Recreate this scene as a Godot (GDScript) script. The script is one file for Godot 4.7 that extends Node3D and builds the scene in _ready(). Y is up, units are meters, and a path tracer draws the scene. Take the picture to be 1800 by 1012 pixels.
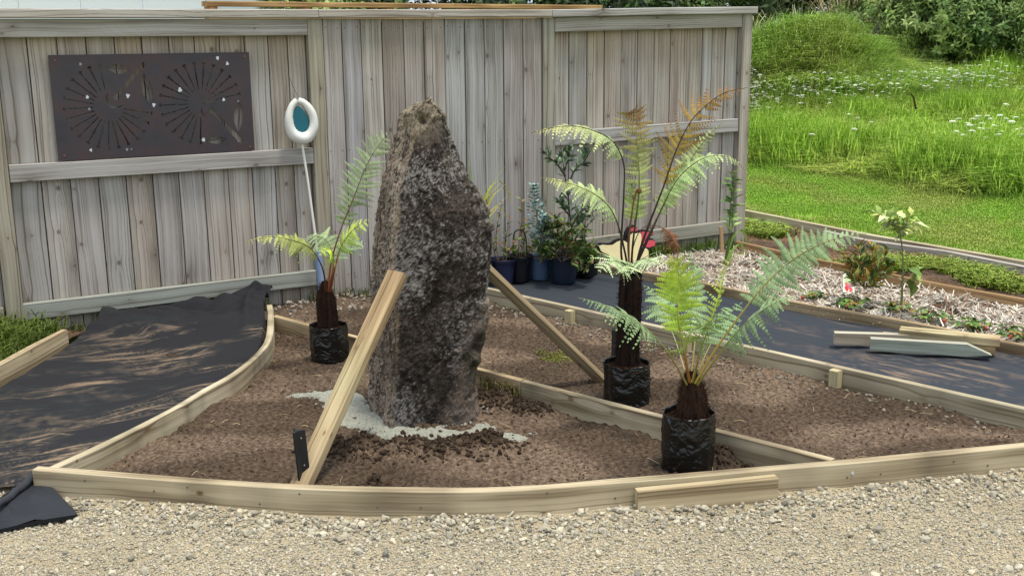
extends Node3D
# A garden bed under construction: a standing stone, potted tree ferns, edging boards, a paling fence and a field.

class Mb:
	var v := PackedVector3Array()
	var n := PackedVector3Array()
	var t := PackedVector2Array()
	var c := PackedColorArray()
	var idx := PackedInt32Array()
	func vert(p: Vector3, nn: Vector3, uv := Vector2.ZERO, col := Color.WHITE) -> int:
		v.append(p)
		n.append(nn)
		t.append(uv)
		c.append(col)
		return v.size() - 1
	func face(i: int, j: int, k: int) -> void:
		var g := (v[k] - v[i]).cross(v[j] - v[i])
		if g.dot(n[i] + n[j] + n[k]) < 0.0:
			idx.append_array(PackedInt32Array([i, k, j]))
		else:
			idx.append_array(PackedInt32Array([i, j, k]))
	func quad(a: Vector3, b: Vector3, cc: Vector3, d: Vector3, nn: Vector3, col := Color.WHITE, ua := Vector2.ZERO, ub := Vector2.ZERO, uc := Vector2.ZERO, ud := Vector2.ZERO) -> void:
		var i := vert(a, nn, ua, col)
		vert(b, nn, ub, col)
		vert(cc, nn, uc, col)
		vert(d, nn, ud, col)
		face(i, i + 1, i + 2)
		face(i, i + 2, i + 3)
	func tri(a: Vector3, b: Vector3, cc: Vector3, nn: Vector3, col := Color.WHITE) -> void:
		var i := vert(a, nn, Vector2.ZERO, col)
		vert(b, nn, Vector2.ZERO, col)
		vert(cc, nn, Vector2.ZERO, col)
		face(i, i + 1, i + 2)
	func mesh() -> ArrayMesh:
		var a := []
		a.resize(Mesh.ARRAY_MAX)
		a[Mesh.ARRAY_VERTEX] = v
		a[Mesh.ARRAY_NORMAL] = n
		a[Mesh.ARRAY_TEX_UV] = t
		a[Mesh.ARRAY_COLOR] = c
		a[Mesh.ARRAY_INDEX] = idx
		var m := ArrayMesh.new()
		m.add_surface_from_arrays(Mesh.PRIMITIVE_TRIANGLES, a)
		return m

var rng := RandomNumberGenerator.new()
var taken := {}
var M := {}
var nz := FastNoiseLite.new()      # smooth, frequency 1
var nf := FastNoiseLite.new()      # fractal, frequency 1

# ------------------------------------------------------------------ naming
func numbered(called: String, parent: Node) -> String:
	var key := "%d/%s" % [parent.get_instance_id(), called]
	var k: int = taken.get(key, 0)
	taken[key] = k + 1
	return called if k == 0 else "%s_%03d" % [called, k]

func put(called: String, mesh: Mesh, mat: Material, parent: Node = null) -> MeshInstance3D:
	var o := MeshInstance3D.new()
	var p: Node = parent if parent else self
	o.name = numbered(called, p)
	o.mesh = mesh
	o.material_override = mat
	o.cast_shadow = GeometryInstance3D.SHADOW_CASTING_SETTING_ON
	p.add_child(o, true)
	return o

func tag(o: Node, label: String, category: String, group := "") -> Node:
	o.set_meta("label", label)
	o.set_meta("category", category)
	if group:
		o.set_meta("group", group)
	return o

func thing(called: String, at: Vector3, label: String, category: String, group := "", turn := 0.0) -> Node3D:
	var o := Node3D.new()
	o.name = numbered(called, self)
	add_child(o, true)
	o.position = at
	o.rotation.y = turn
	tag(o, label, category, group)
	return o

func kind(o: Node, k: String) -> Node:
	o.set_meta("kind", k)
	return o

func scatter(called: String, mesh: Mesh, mat: Material, xf: Array, cols: Array, parent: Node = null, k := "stuff") -> MultiMeshInstance3D:
	var mm := MultiMesh.new()
	mm.transform_format = MultiMesh.TRANSFORM_3D
	mm.use_colors = true
	mm.mesh = mesh
	mm.instance_count = xf.size()
	for i in xf.size():
		mm.set_instance_transform(i, xf[i])
		mm.set_instance_color(i, cols[i])
	var o := MultiMeshInstance3D.new()
	var p: Node = parent if parent else self
	o.name = numbered(called, p)
	o.multimesh = mm
	o.material_override = mat
	p.add_child(o, true)
	if k:
		o.set_meta("kind", k)
	return o

# ------------------------------------------------------------------ small maths
func sm(a: float, b: float, x: float) -> float:
	return smoothstep(a, b, x)

func rv() -> Vector3:
	return Vector3(rng.randfn(), rng.randfn(), rng.randfn()).normalized()

func rr(a: float, b: float) -> float:
	return rng.randf_range(a, b)

func rough_turn() -> Basis:
	return Basis(rv(), rr(0.0, TAU))

func curve_of(pts: Array, n: int) -> Array:      # n + 1 even points along a smooth line through pts
	var c := Curve3D.new()
	c.bake_interval = 0.01
	for i in pts.size():
		var a: Vector3 = pts[maxi(i - 1, 0)]
		var b: Vector3 = pts[mini(i + 1, pts.size() - 1)]
		var d := (b - a) / 6.0
		c.add_point(pts[i], -d, d)
	var out := []
	var l := c.get_baked_length()
	for k in n + 1:
		out.append(c.sample_baked(l * k / n, true))
	return out

func z_at(line: Array, x: float) -> float:       # z of a line drawn from left to right
	for i in line.size() - 1:
		if x <= line[i + 1].x or i == line.size() - 2:
			return lerpf(line[i].z, line[i + 1].z, (x - line[i].x) / (line[i + 1].x - line[i].x))
	return 0.0

func side_of(a: Vector3, b: Vector3, p: Vector3) -> float:   # distance of p to the right of a -> b, seen from above
	var d := (b - a)
	d.y = 0.0
	d = d.normalized()
	return (p.x - a.x) * -d.z + (p.z - a.z) * d.x

func near_line(line: Array, p: Vector3) -> float:
	var best := 1e9
	for i in line.size() - 1:
		var a: Vector3 = line[i]
		var b: Vector3 = line[i + 1]
		var q := Vector2(b.x - a.x, b.z - a.z)
		var r := Vector2(p.x - a.x, p.z - a.z)
		var k := clampf(r.dot(q) / q.length_squared(), 0.0, 1.0)
		best = minf(best, (r - q * k).length())
	return best

# ------------------------------------------------------------------ shapes
func sweep(mb: Mb, path: Array, w: float, h: float, strip: int, cols: Array, up := Vector3.UP, bev := 0.003, strips := 16) -> void:
	# a sawn board along path: w across, h along up; grain from one strip of the wood picture
	var big := maxf(w, h)
	var pr := [Vector2(-w / 2 + bev, h / 2), Vector2(w / 2 - bev, h / 2), Vector2(w / 2, h / 2 - bev), Vector2(w / 2, -h / 2 + bev), Vector2(w / 2 - bev, -h / 2), Vector2(-w / 2 + bev, -h / 2), Vector2(-w / 2, -h / 2 + bev), Vector2(-w / 2, h / 2 - bev)]
	var nr := [Vector2(0, 1), Vector2(1, 1), Vector2(1, 0), Vector2(1, -1), Vector2(0, -1), Vector2(-1, -1), Vector2(-1, 0), Vector2(-1, 1)]
	var v0 := fmod(strip * 0.377, 1.0)
	var length_all := 0.0
	for i in path.size() - 1:
		length_all += (path[i + 1] - path[i]).length()
	if length_all < 1.95:
		v0 *= 1.0 - length_all / 2.0
	var u0 := (strip % strips + 0.5) / strips
	var uw := 0.88 / strips
	var rings := []
	var run := 0.0
	for i in path.size():
		var a: Vector3 = path[maxi(i - 1, 0)]
		var b: Vector3 = path[mini(i + 1, path.size() - 1)]
		var tt := (b - a).normalized()
		var s := tt.cross(up).normalized()
		var u := s.cross(tt).normalized()
		if i > 0:
			run += (path[i] - path[i - 1]).length()
		rings.append([path[i], s, u, v0 + run / 2.0, cols[mini(i, cols.size() - 1)]])
	for i in path.size() - 1:
		for k in 8:
			var p: Vector2 = pr[k]
			var q: Vector2 = pr[(k + 1) % 8]
			var nn: Vector2 = nr[k].normalized()
			var up_face := absf(nn.y) > 0.8
			var ix := []
			for e in [[i, p], [i, q], [i + 1, q], [i + 1, p]]:
				var r: Array = rings[e[0]]
				var f: float = (e[1].x if up_face else e[1].y) / big
				ix.append(mb.vert(r[0] + r[1] * e[1].x + r[2] * e[1].y, (r[1] * nn.x + r[2] * nn.y).normalized(), Vector2(u0 + f * uw, r[3]), r[4]))
			mb.face(ix[0], ix[1], ix[2])
			mb.face(ix[0], ix[2], ix[3])
	for e in [0, path.size() - 1]:
		var r: Array = rings[e]
		var nn: Vector3 = (path[0] - path[1]).normalized() if e == 0 else (path[e] - path[e - 1]).normalized()
		var at := mb.v.size()
		for k in 8:
			mb.vert(r[0] + r[1] * pr[k].x + r[2] * pr[k].y, nn, Vector2(u0 + pr[k].x / big * uw, v0 + pr[k].y * 0.5), r[4])
		for k in 6:
			mb.face(at, at + k + 1, at + k + 2)

func board(called: String, path: Array, w: float, h: float, strip: int, mat: Material, parent: Node = null, cols := [Color.WHITE], up := Vector3.UP, bev := 0.003) -> MeshInstance3D:
	var mb := Mb.new()
	sweep(mb, path, w, h, strip, cols, up, bev)
	return put(called, mb.mesh(), mat, parent)

func tube(mb: Mb, pts: Array, radii: Array, sides: int, cols: Array, cap := true) -> void:
	var ring := []
	var s := Vector3.ZERO
	for i in pts.size():
		var a: Vector3 = pts[maxi(i - 1, 0)]
		var b: Vector3 = pts[mini(i + 1, pts.size() - 1)]
		var tt := (b - a).normalized()
		if s == Vector3.ZERO:
			s = tt.cross(Vector3(0.31, 0.2, 0.93)).normalized()
		s = (s - tt * s.dot(tt)).normalized()
		var u := s.cross(tt)
		var r: float = radii[mini(i, radii.size() - 1)]
		var row := []
		for k in sides + 1:
			var d := s * cos(TAU * k / sides) + u * sin(TAU * k / sides)
			row.append(mb.vert(pts[i] + d * r, d, Vector2(float(k) / sides, float(i) / pts.size()), cols[mini(i, cols.size() - 1)]))
		ring.append(row)
	for i in pts.size() - 1:
		for k in sides:
			mb.face(ring[i][k], ring[i + 1][k], ring[i + 1][k + 1])
			mb.face(ring[i][k], ring[i + 1][k + 1], ring[i][k + 1])
	if cap:
		for e in [0, pts.size() - 1]:
			var nn: Vector3 = (pts[0] - pts[1]).normalized() if e == 0 else (pts[e] - pts[e - 1]).normalized()
			var m := mb.vert(pts[e], nn, Vector2.ZERO, cols[mini(e, cols.size() - 1)])
			for k in sides:
				var i := mb.vert(mb.v[ring[e][k]], nn, Vector2.ZERO, cols[mini(e, cols.size() - 1)])
				var j := mb.vert(mb.v[ring[e][k + 1]], nn, Vector2.ZERO, cols[mini(e, cols.size() - 1)])
				mb.face(m, i, j)

func prism(mb: Mb, poly: PackedVector2Array, xf: Transform3D, depth: float, col := Color.WHITE, side_col := Color.WHITE, uvs := 1.0, strip := 0) -> void:
	# an outline in the xy plane of xf, with thickness from z = 0 to z = -depth
	var ix := Geometry2D.triangulate_polygon(poly)
	for e in [0.0, -depth]:
		var nn := xf.basis.z.normalized() * (1.0 if e == 0.0 else -1.0)
		var at := mb.v.size()
		for p in poly:
			mb.vert(xf * Vector3(p.x, p.y, e), nn, Vector2((strip % 16 + 0.5) / 16.0 + p.y * uvs * 0.39, p.x * 0.5 * uvs + strip * 0.31), col)
		for k in range(0, ix.size(), 3):
			mb.face(at + ix[k], at + ix[k + 1], at + ix[k + 2])
	var turn := 1.0 if Geometry2D.is_polygon_clockwise(poly) else -1.0
	for i in poly.size():
		var p := poly[i]
		var q := poly[(i + 1) % poly.size()]
		var o := Vector2(-(q - p).y, (q - p).x).normalized() * turn
		var nn := (xf.basis * Vector3(o.x, o.y, 0.0)).normalized()
		var ua := Vector2((strip % 16 + 0.45) / 16.0, p.x * 0.5)
		var ub := Vector2((strip % 16 + 0.55) / 16.0, q.x * 0.5)
		mb.quad(xf * Vector3(p.x, p.y, 0), xf * Vector3(q.x, q.y, 0), xf * Vector3(q.x, q.y, -depth), xf * Vector3(p.x, p.y, -depth), nn, side_col, ua, Vector2(ua.x, ub.y), ub, Vector2(ub.x, ua.y))

func sheet(called: String, nx: int, ny: int, at: Callable, keep: Callable, tint: Callable, mat: Material, parent: Node = null, uv_by := 1.0) -> MeshInstance3D:
	# a grid of (nx + 1) by (ny + 1) points; at(i, j) -> Vector3, keep(p) -> bool, tint(p) -> Color
	var mb := Mb.new()
	var w := nx + 1
	mb.v.resize(w * (ny + 1))
	mb.n.resize(mb.v.size())
	mb.t.resize(mb.v.size())
	mb.c.resize(mb.v.size())
	for j in ny + 1:
		for i in w:
			var p: Vector3 = at.call(i, j)
			mb.v[j * w + i] = p
			mb.t[j * w + i] = Vector2(p.x, p.z) * uv_by
			mb.c[j * w + i] = tint.call(p)
	for j in ny + 1:
		for i in w:
			var a := mb.v[j * w + mini(i + 1, nx)] - mb.v[j * w + maxi(i - 1, 0)]
			var b := mb.v[mini(j + 1, ny) * w + i] - mb.v[maxi(j - 1, 0) * w + i]
			var n := a.cross(b).normalized()
			mb.n[j * w + i] = n if n.y >= 0.0 else -n
	for j in ny:
		for i in nx:
			var k := j * w + i
			if keep.call((mb.v[k] + mb.v[k + w + 1]) * 0.5):
				mb.face(k, k + 1, k + w + 1)
				mb.face(k, k + w + 1, k + w)
	return put(called, mb.mesh(), mat, parent)

func leaf(mb: Mb, base: Vector3, dir: Vector3, nrm: Vector3, length: float, width: float, col: Color, bend := 0.15, fold := 0.25) -> void:
	var d := dir.normalized()
	var s := d.cross(nrm).normalized()
	var n := s.cross(d).normalized()
	var mid := base + d * length * 0.45 - n * width * fold
	var tip := base + d * length - n * length * bend
	var l := base + d * length * 0.42 + s * width * 0.5
	var r := base + d * length * 0.42 - s * width * 0.5
	mb.tri(base, l, mid, n, col)
	mb.tri(base, mid, r, n, col)
	mb.tri(l, tip, mid, (n + d * 0.3).normalized(), col)
	mb.tri(mid, tip, r, (n + d * 0.3).normalized(), col)

func blade(mb: Mb, pts: Array, w: float, s: Vector3, col: Color, tip_col: Color) -> void:
	# a strap leaf along pts, w wide at its base third and pointed
	var m := pts.size()
	var last := []
	for i in m:
		var f := float(i) / (m - 1)
		var hw := w * 0.5 * (0.75 + 0.6 * f if f < 0.4 else (1.0 - f) / 0.6 * 0.99 + 0.01)
		var a: Vector3 = pts[maxi(i - 1, 0)]
		var b: Vector3 = pts[mini(i + 1, m - 1)]
		var n := (b - a).cross(s).normalized()
		var cc := col.lerp(tip_col, f)
		var row := [mb.vert(pts[i] + s * hw, n, Vector2.ZERO, cc), mb.vert(pts[i] - s * hw, n, Vector2.ZERO, cc)]
		if i > 0:
			mb.face(last[0], row[0], row[1])
			mb.face(last[0], row[1], last[1])
		last = row

func rock(seed_: int, flat: float, rings := 5, segs := 7) -> ArrayMesh:      # one angular stone about 1 across
	var r := RandomNumberGenerator.new()
	r.seed = seed_
	var cuts := []
	for k in 9:
		cuts.append([Vector3(r.randfn(), r.randfn(), r.randfn()).normalized(), r.randf_range(0.30, 0.46)])
	var mb := Mb.new()
	var pts := []
	for j in rings + 1:
		for i in segs:
			var th := PI * j / rings
			var ph := TAU * (i + 0.5 * (j % 2)) / segs
			var d := Vector3(sin(th) * cos(ph), cos(th), sin(th) * sin(ph))
			var rad := 0.5
			for c in cuts:
				var q: float = d.dot(c[0])
				if q > 0.05:
					rad = minf(rad, c[1] / q)
			pts.append(d * rad * Vector3(1.0, flat, 0.85))
	for j in rings:
		for i in segs:
			var a: Vector3 = pts[j * segs + i]
			var b: Vector3 = pts[j * segs + (i + 1) % segs]
			var c: Vector3 = pts[(j + 1) * segs + (i + 1) % segs]
			var d: Vector3 = pts[(j + 1) * segs + i]
			for tr in [[a, b, c], [a, c, d]]:
				var g: Vector3 = (tr[2] - tr[0]).cross(tr[1] - tr[0])
				if g.length() > 1e-7:
					g = g.normalized()
					if g.dot(tr[0] + tr[1] + tr[2]) < 0.0:
						g = -g
					mb.tri(tr[0], tr[1], tr[2], g)
	return mb.mesh()

# ------------------------------------------------------------------ materials
func flat_mat(col: Color, rough := 0.9, spec := 0.3) -> StandardMaterial3D:
	var m := StandardMaterial3D.new()
	m.albedo_color = col
	m.roughness = rough
	m.metallic_specular = spec
	m.vertex_color_use_as_albedo = true
	m.cull_mode = BaseMaterial3D.CULL_DISABLED
	return m

func leaf_mat(glow: Color, rough := 0.55) -> StandardMaterial3D:
	var m := flat_mat(Color.WHITE, rough, 0.35)
	m.backlight_enabled = true
	m.backlight = glow
	return m

func lin(r: float, g: float, b: float) -> Color:      # an sRGB colour as read off a surface (0..255) as a linear vertex colour
	return Color(r / 255.0, g / 255.0, b / 255.0).srgb_to_linear()

func wood_picture(seed_: int, light: Color, mid: Color, dark: Color, knot: Color, band: float, line: float, blotch: float, knots: int) -> ImageTexture:
	# sixteen strips of board, each 0.15 m by 2 m, meeting end to end
	var r := RandomNumberGenerator.new()
	r.seed = seed_
	var W := 1024
	var H := 1024
	var over := 120
	var buf := PackedFloat32Array()
	buf.resize(W * (H + over) * 3)
	for s in 16:
		var kn := []
		for k in knots:
			kn.append([r.randf_range(0.01, 0.14), r.randf_range(0.05, 1.75), r.randf_range(0.005, 0.013), r.randf_range(0.25, 0.9)])
		var hue := r.randf_range(-1.0, 1.0)
		var ctr := r.randf_range(-0.04, 0.19)
		for y in H + over:
			var v := (y - over) / 512.0
			var wav := nz.get_noise_2d(v * 1.1, s * 17.0) * 0.012 + nz.get_noise_2d(v * 5.0, s * 23.0) * 0.0015
			var near := []
			for k in kn:
				if absf(k[1] - v) < 0.16:
					near.append(k)
			for x in 64:
				var u := (x + 0.5) / 64.0 * 0.15
				var uw := u + wav
				var inside := 0.0
				var stain := 0.0
				for k in near:
					var dx: float = u - k[0]
					var dy: float = (v - k[1]) * 0.72
					var q = (dx * dx + dy * dy) / (k[2] * k[2])
					uw += signf(dx) * k[2] * exp(-q * 0.10) * 0.9
					if q < 1.6:
						inside = maxf(inside, (1.0 - q / 1.6) * k[3])
					stain += 0.22 * exp(-q * 0.05) * k[3]
				var ring := absf(uw - ctr) * 1.4
				var g1 := nz.get_noise_2d(ring * band, v * 0.22 + s * 31.0)
				var g0 := nz.get_noise_2d(ring * band * 0.33, v * 0.16 + s * 13.0)
				var g2 := nz.get_noise_2d(u * 420.0, v * 6.0 + s * 77.0)
				var g3 := nz.get_noise_2d(u * 11.0 + s * 9.0, v * 1.6 + 40.0)
				var tt := clampf(0.58 + 0.15 * g1 + 0.20 * g0 + 0.08 * g2 + blotch * g3 - stain, 0.0, 1.0)
				var c := mid.lerp(light, (tt - 0.5) * 2.0) if tt > 0.5 else dark.lerp(mid, tt * 2.0)
				if g1 < -0.42:
					c = c.lerp(dark, minf(1.0, (-0.42 - g1) * 3.5) * line)
				if inside > 0.0:
					c = c.lerp(knot, minf(1.0, inside * 1.4) * (0.72 + 0.28 * sin(inside * 24.0)))
				var k3 := (y * W + s * 64 + x) * 3
				buf[k3] = c.r * (1.0 + 0.02 * hue)
				buf[k3 + 1] = c.g
				buf[k3 + 2] = c.b * (1.0 - 0.025 * hue)
	var px := PackedByteArray()
	px.resize(W * H * 3)
	var row := W * 3
	for y in H:
		var f := maxf(0.0, (y - (H - over)) / float(over))
		var a := (y + over) * row
		var b := (y - (H - over)) * row
		for x in row:
			var c := buf[a + x]
			if f > 0.0:
				c = lerpf(c, buf[b + x], f)
			px[y * row + x] = int(clampf(c, 0.0, 1.0) * 255.0)
	return ImageTexture.create_from_image(Image.create_from_data(W, H, false, Image.FORMAT_RGB8, px))

func wood_mat(tex: Texture2D, tint: Color, rough: float, relief: float) -> StandardMaterial3D:
	var m := flat_mat(tint, rough, 0.25)
	m.albedo_texture = tex
	if relief > 0.0:
		m.heightmap_enabled = true
		m.heightmap_texture = tex
		m.heightmap_scale = relief
	return m

func noise_tex(freq: float, octaves: int, ramp: Array, seed_ := 1, size := 512, type := FastNoiseLite.TYPE_SIMPLEX_SMOOTH) -> NoiseTexture2D:
	var n := FastNoiseLite.new()
	n.seed = seed_
	n.noise_type = type
	n.frequency = freq
	n.fractal_type = FastNoiseLite.FRACTAL_FBM
	n.fractal_octaves = octaves
	var t := NoiseTexture2D.new()
	t.width = size
	t.height = size
	t.seamless = true
	t.noise = n
	if ramp:
		var g := Gradient.new()
		g.offsets = PackedFloat32Array(range(ramp.size()).map(func(k): return float(k) / (ramp.size() - 1)))
		g.colors = PackedColorArray(ramp)
		t.color_ramp = g
	return t

func ground_mat(tex: Texture2D, scale: float, relief: float, tint := Color.WHITE, rough := 0.95) -> StandardMaterial3D:
	var m := flat_mat(tint, rough, 0.2)
	m.albedo_texture = tex
	m.uv1_triplanar = true
	m.uv1_world_triplanar = true
	m.uv1_scale = Vector3.ONE * scale
	if relief > 0.0:
		m.heightmap_enabled = true
		m.heightmap_texture = tex
		m.heightmap_scale = relief
	return m

func make_materials() -> void:
	var grey := wood_picture(11, Color8(194, 190, 186), Color8(168, 161, 154), Color8(106, 98, 90), Color8(96, 86, 76), 95.0, 0.6, 0.20, 3)
	var pine := wood_picture(23, Color8(196, 183, 156), Color8(164, 150, 123), Color8(108, 93, 73), Color8(104, 80, 58), 60.0, 0.55, 0.34, 3)
	M.grey = wood_mat(grey, Color(0.95, 0.958, 0.965), 0.9, 0.12)
	M.pine = wood_mat(pine, Color.WHITE, 0.85, 0.06)
	M.soil = ground_mat(noise_tex(0.045, 5, [Color8(60, 50, 42), Color8(99, 86, 74), Color8(130, 115, 100), Color8(170, 155, 138)], 4), 1.6, 3.2)
	M.clod = ground_mat(M.soil.albedo_texture, 5.0, 0.3)
	M.gravel = ground_mat(noise_tex(0.09, 4, [Color8(92, 83, 68), Color8(160, 148, 122), Color8(192, 180, 154)], 7), 3.0, 0.6)
	M.stone_chip = flat_mat(Color.WHITE, 0.9, 0.25)
	M.concrete = ground_mat(noise_tex(0.06, 5, [Color8(136, 136, 130), Color8(176, 177, 170), Color8(196, 197, 189)], 9), 2.2, 0.5)
	M.chip = flat_mat(Color.WHITE, 0.9, 0.2)
	M.leaf = leaf_mat(Color(0.22, 0.30, 0.07), 0.55)
	M.grass = leaf_mat(Color(0.55, 0.68, 0.10), 0.6)
	M.fern = leaf_mat(Color(0.20, 0.26, 0.10), 0.6)
	M.stalk = flat_mat(Color.WHITE, 0.55, 0.4)
	M.plastic = flat_mat(Color.WHITE, 0.30, 0.5)
	M.paint = flat_mat(Color.WHITE, 0.6, 0.4)
	M.lichen_stone = flat_mat(Color.WHITE, 0.92, 0.25)
	M.lichen_stone.albedo_texture = noise_tex(0.11, 4, [Color8(150, 150, 150), Color8(225, 225, 225), Color8(255, 255, 255)], 21)
	M.lichen_stone.uv1_triplanar = true
	M.lichen_stone.uv1_world_triplanar = true
	M.lichen_stone.uv1_scale = Vector3.ONE * 3.0
	M.lichen_stone.heightmap_enabled = true
	M.lichen_stone.heightmap_texture = M.lichen_stone.albedo_texture
	M.lichen_stone.heightmap_scale = 0.8
	M.turf = ground_mat(noise_tex(0.05, 5, [Color8(98, 132, 48), Color8(128, 164, 66), Color8(152, 180, 92)], 13), 0.7, 1.0)
	M.cloth = ground_mat(noise_tex(0.35, 3, [Color8(200, 200, 205), Color8(255, 255, 255)], 15), 5.0, 0.14, Color.WHITE, 0.85)
	M.cloth.metallic_specular = 0.28
	M.bark = flat_mat(Color.WHITE, 0.95, 0.2)
	M.steel = ground_mat(noise_tex(0.012, 5, [Color8(47, 46, 53), Color8(53, 51, 58), Color8(66, 52, 55), Color8(51, 49, 56)], 31), 0.9, 0.05, Color.WHITE, 0.55)
	M.steel.metallic_specular = 0.45

# ------------------------------------------------------------------ the lie of the land
const LAWN_A := Vector3(2.1, 0.0, -9.74)
const LAWN_B := Vector3(3.52, 0.0, -7.46)
var front: Array = [Vector3(-2.391, 0.100, -4.014), Vector3(-1.795, 0.100, -3.904), Vector3(-1.590, 0.100, -3.864), Vector3(-1.342, 0.100, -3.813), Vector3(-1.099, 0.100, -3.763), Vector3(-0.863, 0.100, -3.722), Vector3(-0.614, 0.100, -3.693), Vector3(-0.349, 0.100, -3.675), Vector3(-0.107, 0.100, -3.668), Vector3(0.136, 0.100, -3.693), Vector3(0.363, 0.100, -3.737), Vector3(0.573, 0.100, -3.774), Vector3(0.897, 0.100, -3.835), Vector3(1.212, 0.100, -3.894), Vector3(1.600, 0.100, -3.977), Vector3(1.984, 0.100, -4.058), Vector3(2.485, 0.100, -4.165), Vector3(3.115, 0.100, -4.295)]
var fence_o := Vector3(-2.88, 0.0, -6.16)
var fence_d := Vector3(0.8937, 0.0, -0.4487)
var fence_n := Vector3(0.4487, 0.0, 0.8937)
var curved: Array = [Vector3(-1.737, 0.100, -3.914), Vector3(-1.649, 0.100, -4.111), Vector3(-1.559, 0.100, -4.334), Vector3(-1.469, 0.100, -4.596), Vector3(-1.411, 0.100, -4.822), Vector3(-1.333, 0.100, -5.088), Vector3(-1.292, 0.100, -5.446), Vector3(-1.304, 0.100, -5.728), Vector3(-1.399, 0.100, -6.223), Vector3(-1.457, 0.100, -6.458)]
var mid_a := Vector3(-1.37, 0.0, -6.2)
var mid_b := Vector3(1.23, 0.0, -3.9)
var long_a := Vector3(-1.06, 0.0, -7.74)
var long_b := Vector3(3.02, 0.0, -3.66)
var bed_front: Array = [Vector3(0.454, 0.100, -7.725), Vector3(0.633, 0.100, -7.540), Vector3(0.950, 0.100, -7.230), Vector3(1.235, 0.100, -6.944), Vector3(1.704, 0.100, -6.404), Vector3(2.171, 0.100, -5.974), Vector3(2.542, 0.100, -5.542), Vector3(2.805, 0.100, -5.254), Vector3(3.264, 0.100, -4.666)]
var bed_back: Array = [Vector3(1.705, 0.120, -8.241), Vector3(1.750, 0.120, -8.170), Vector3(2.071, 0.120, -7.619), Vector3(2.420, 0.120, -7.133), Vector3(2.583, 0.120, -6.870), Vector3(3.009, 0.120, -6.333), Vector3(3.288, 0.120, -5.910), Vector3(3.797, 0.120, -5.071)]
var tall_a := Vector3.ZERO
var tall_b := Vector3.ZERO

var front_run: Array = [Vector3(-1.794, 0.100, -3.904), Vector3(-1.590, 0.100, -3.864), Vector3(-1.342, 0.100, -3.813), Vector3(-1.099, 0.100, -3.763), Vector3(-0.863, 0.100, -3.722), Vector3(-0.614, 0.100, -3.693), Vector3(-0.349, 0.100, -3.675), Vector3(-0.107, 0.100, -3.668), Vector3(0.136, 0.100, -3.693), Vector3(0.363, 0.100, -3.737), Vector3(0.573, 0.100, -3.774), Vector3(0.897, 0.100, -3.835), Vector3(1.212, 0.100, -3.894), Vector3(1.600, 0.100, -3.977), Vector3(1.984, 0.100, -4.058), Vector3(2.485, 0.100, -4.165), Vector3(3.115, 0.100, -4.295)]

func lawn_d(x: float, z: float) -> float:
	return (x - 2.1) * 0.849 - (z + 9.74) * 0.529

func land(x: float, z: float) -> float:
	var d := lawn_d(x, z)
	if d < 0.0 and z > -9.0 + minf(0.0, x) * 0.3:
		return -0.09
	var h := 0.06 + 0.09 * sm(0.0, 4.5, d) + 0.22 * sm(4.0, 7.5, d) + 0.40 * sm(7.0, 11.5, d) + 0.25 * sm(11.0, 17.0, d)
	h += 0.035 * nz.get_noise_2d(x * 0.5, z * 0.5) * sm(0.5, 3.0, d) + 0.12 * nz.get_noise_2d(x * 0.25 + 9.0, z * 0.25) * sm(4.0, 9.0, d)
	# the overgrown mound
	var mx := x - 5.3
	var mzz := z + 19.6
	h += 1.12 * exp(-pow(absf(mx + 0.25 * mzz) / (1.75 if mx < 0.0 else 1.15), 2.4) - pow(absf(mzz) / 1.7, 2.4))
	return h

func soil_h(x: float, z: float) -> float:
	var h := 0.006 + 0.016 * nz.get_noise_2d(x * 1.9, z * 1.9) + 0.014 * nf.get_noise_2d(x * 7.0, z * 9.0 + 5.0) + (0.55 + 1.3 * sm(-0.1, 0.35, nz.get_noise_2d(x * 1.5 + 60.0, z * 1.5))) * (0.012 * absf(nf.get_noise_2d(x * 13.0, z * 19.0)) + 0.007 * nf.get_noise_2d(x * 42.0, z * 42.0))
	for m in mounds:
		var q: float = ((x - m[0].x) * (x - m[0].x) + (z - m[0].z) * (z - m[0].z) * m[3]) / (m[1] * m[1])
		if q < 4.0:
			h += 1.5 * m[2] * exp(-q) * (1.0 + 1.1 * nf.get_noise_2d(x * 13.0, z * 13.0))
	return h
var mounds := [[Vector3(-0.616, 0.000, -4.307), 0.09, 0.035, 3.0], [Vector3(-0.429, 0.000, -4.322), 0.10, 0.030, 3.0], [Vector3(-0.743, 0.000, -4.297), 0.06, 0.02, 1.0], [Vector3(-0.123, 0.000, -4.315), 0.10, 0.045, 1.0], [Vector3(-0.261, 0.000, -4.255), 0.08, 0.03, 1.0], [Vector3(-0.057, 0.000, -4.872), 0.09, 0.035, 1.4], [Vector3(-0.106, 0.000, -4.971), 0.06, 0.03, 1.0], [Vector3(0.060, 0.000, -4.790), 0.07, 0.022, 1.4], [Vector3(0.848, 0.000, -4.230), 0.07, 0.03, 1.0], [Vector3(-0.529, 0.000, -3.968), 0.025, 0.03, 1.0], [Vector3(-0.472, 0.000, -4.051), 0.10, -0.02, 1.0]]

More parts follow.
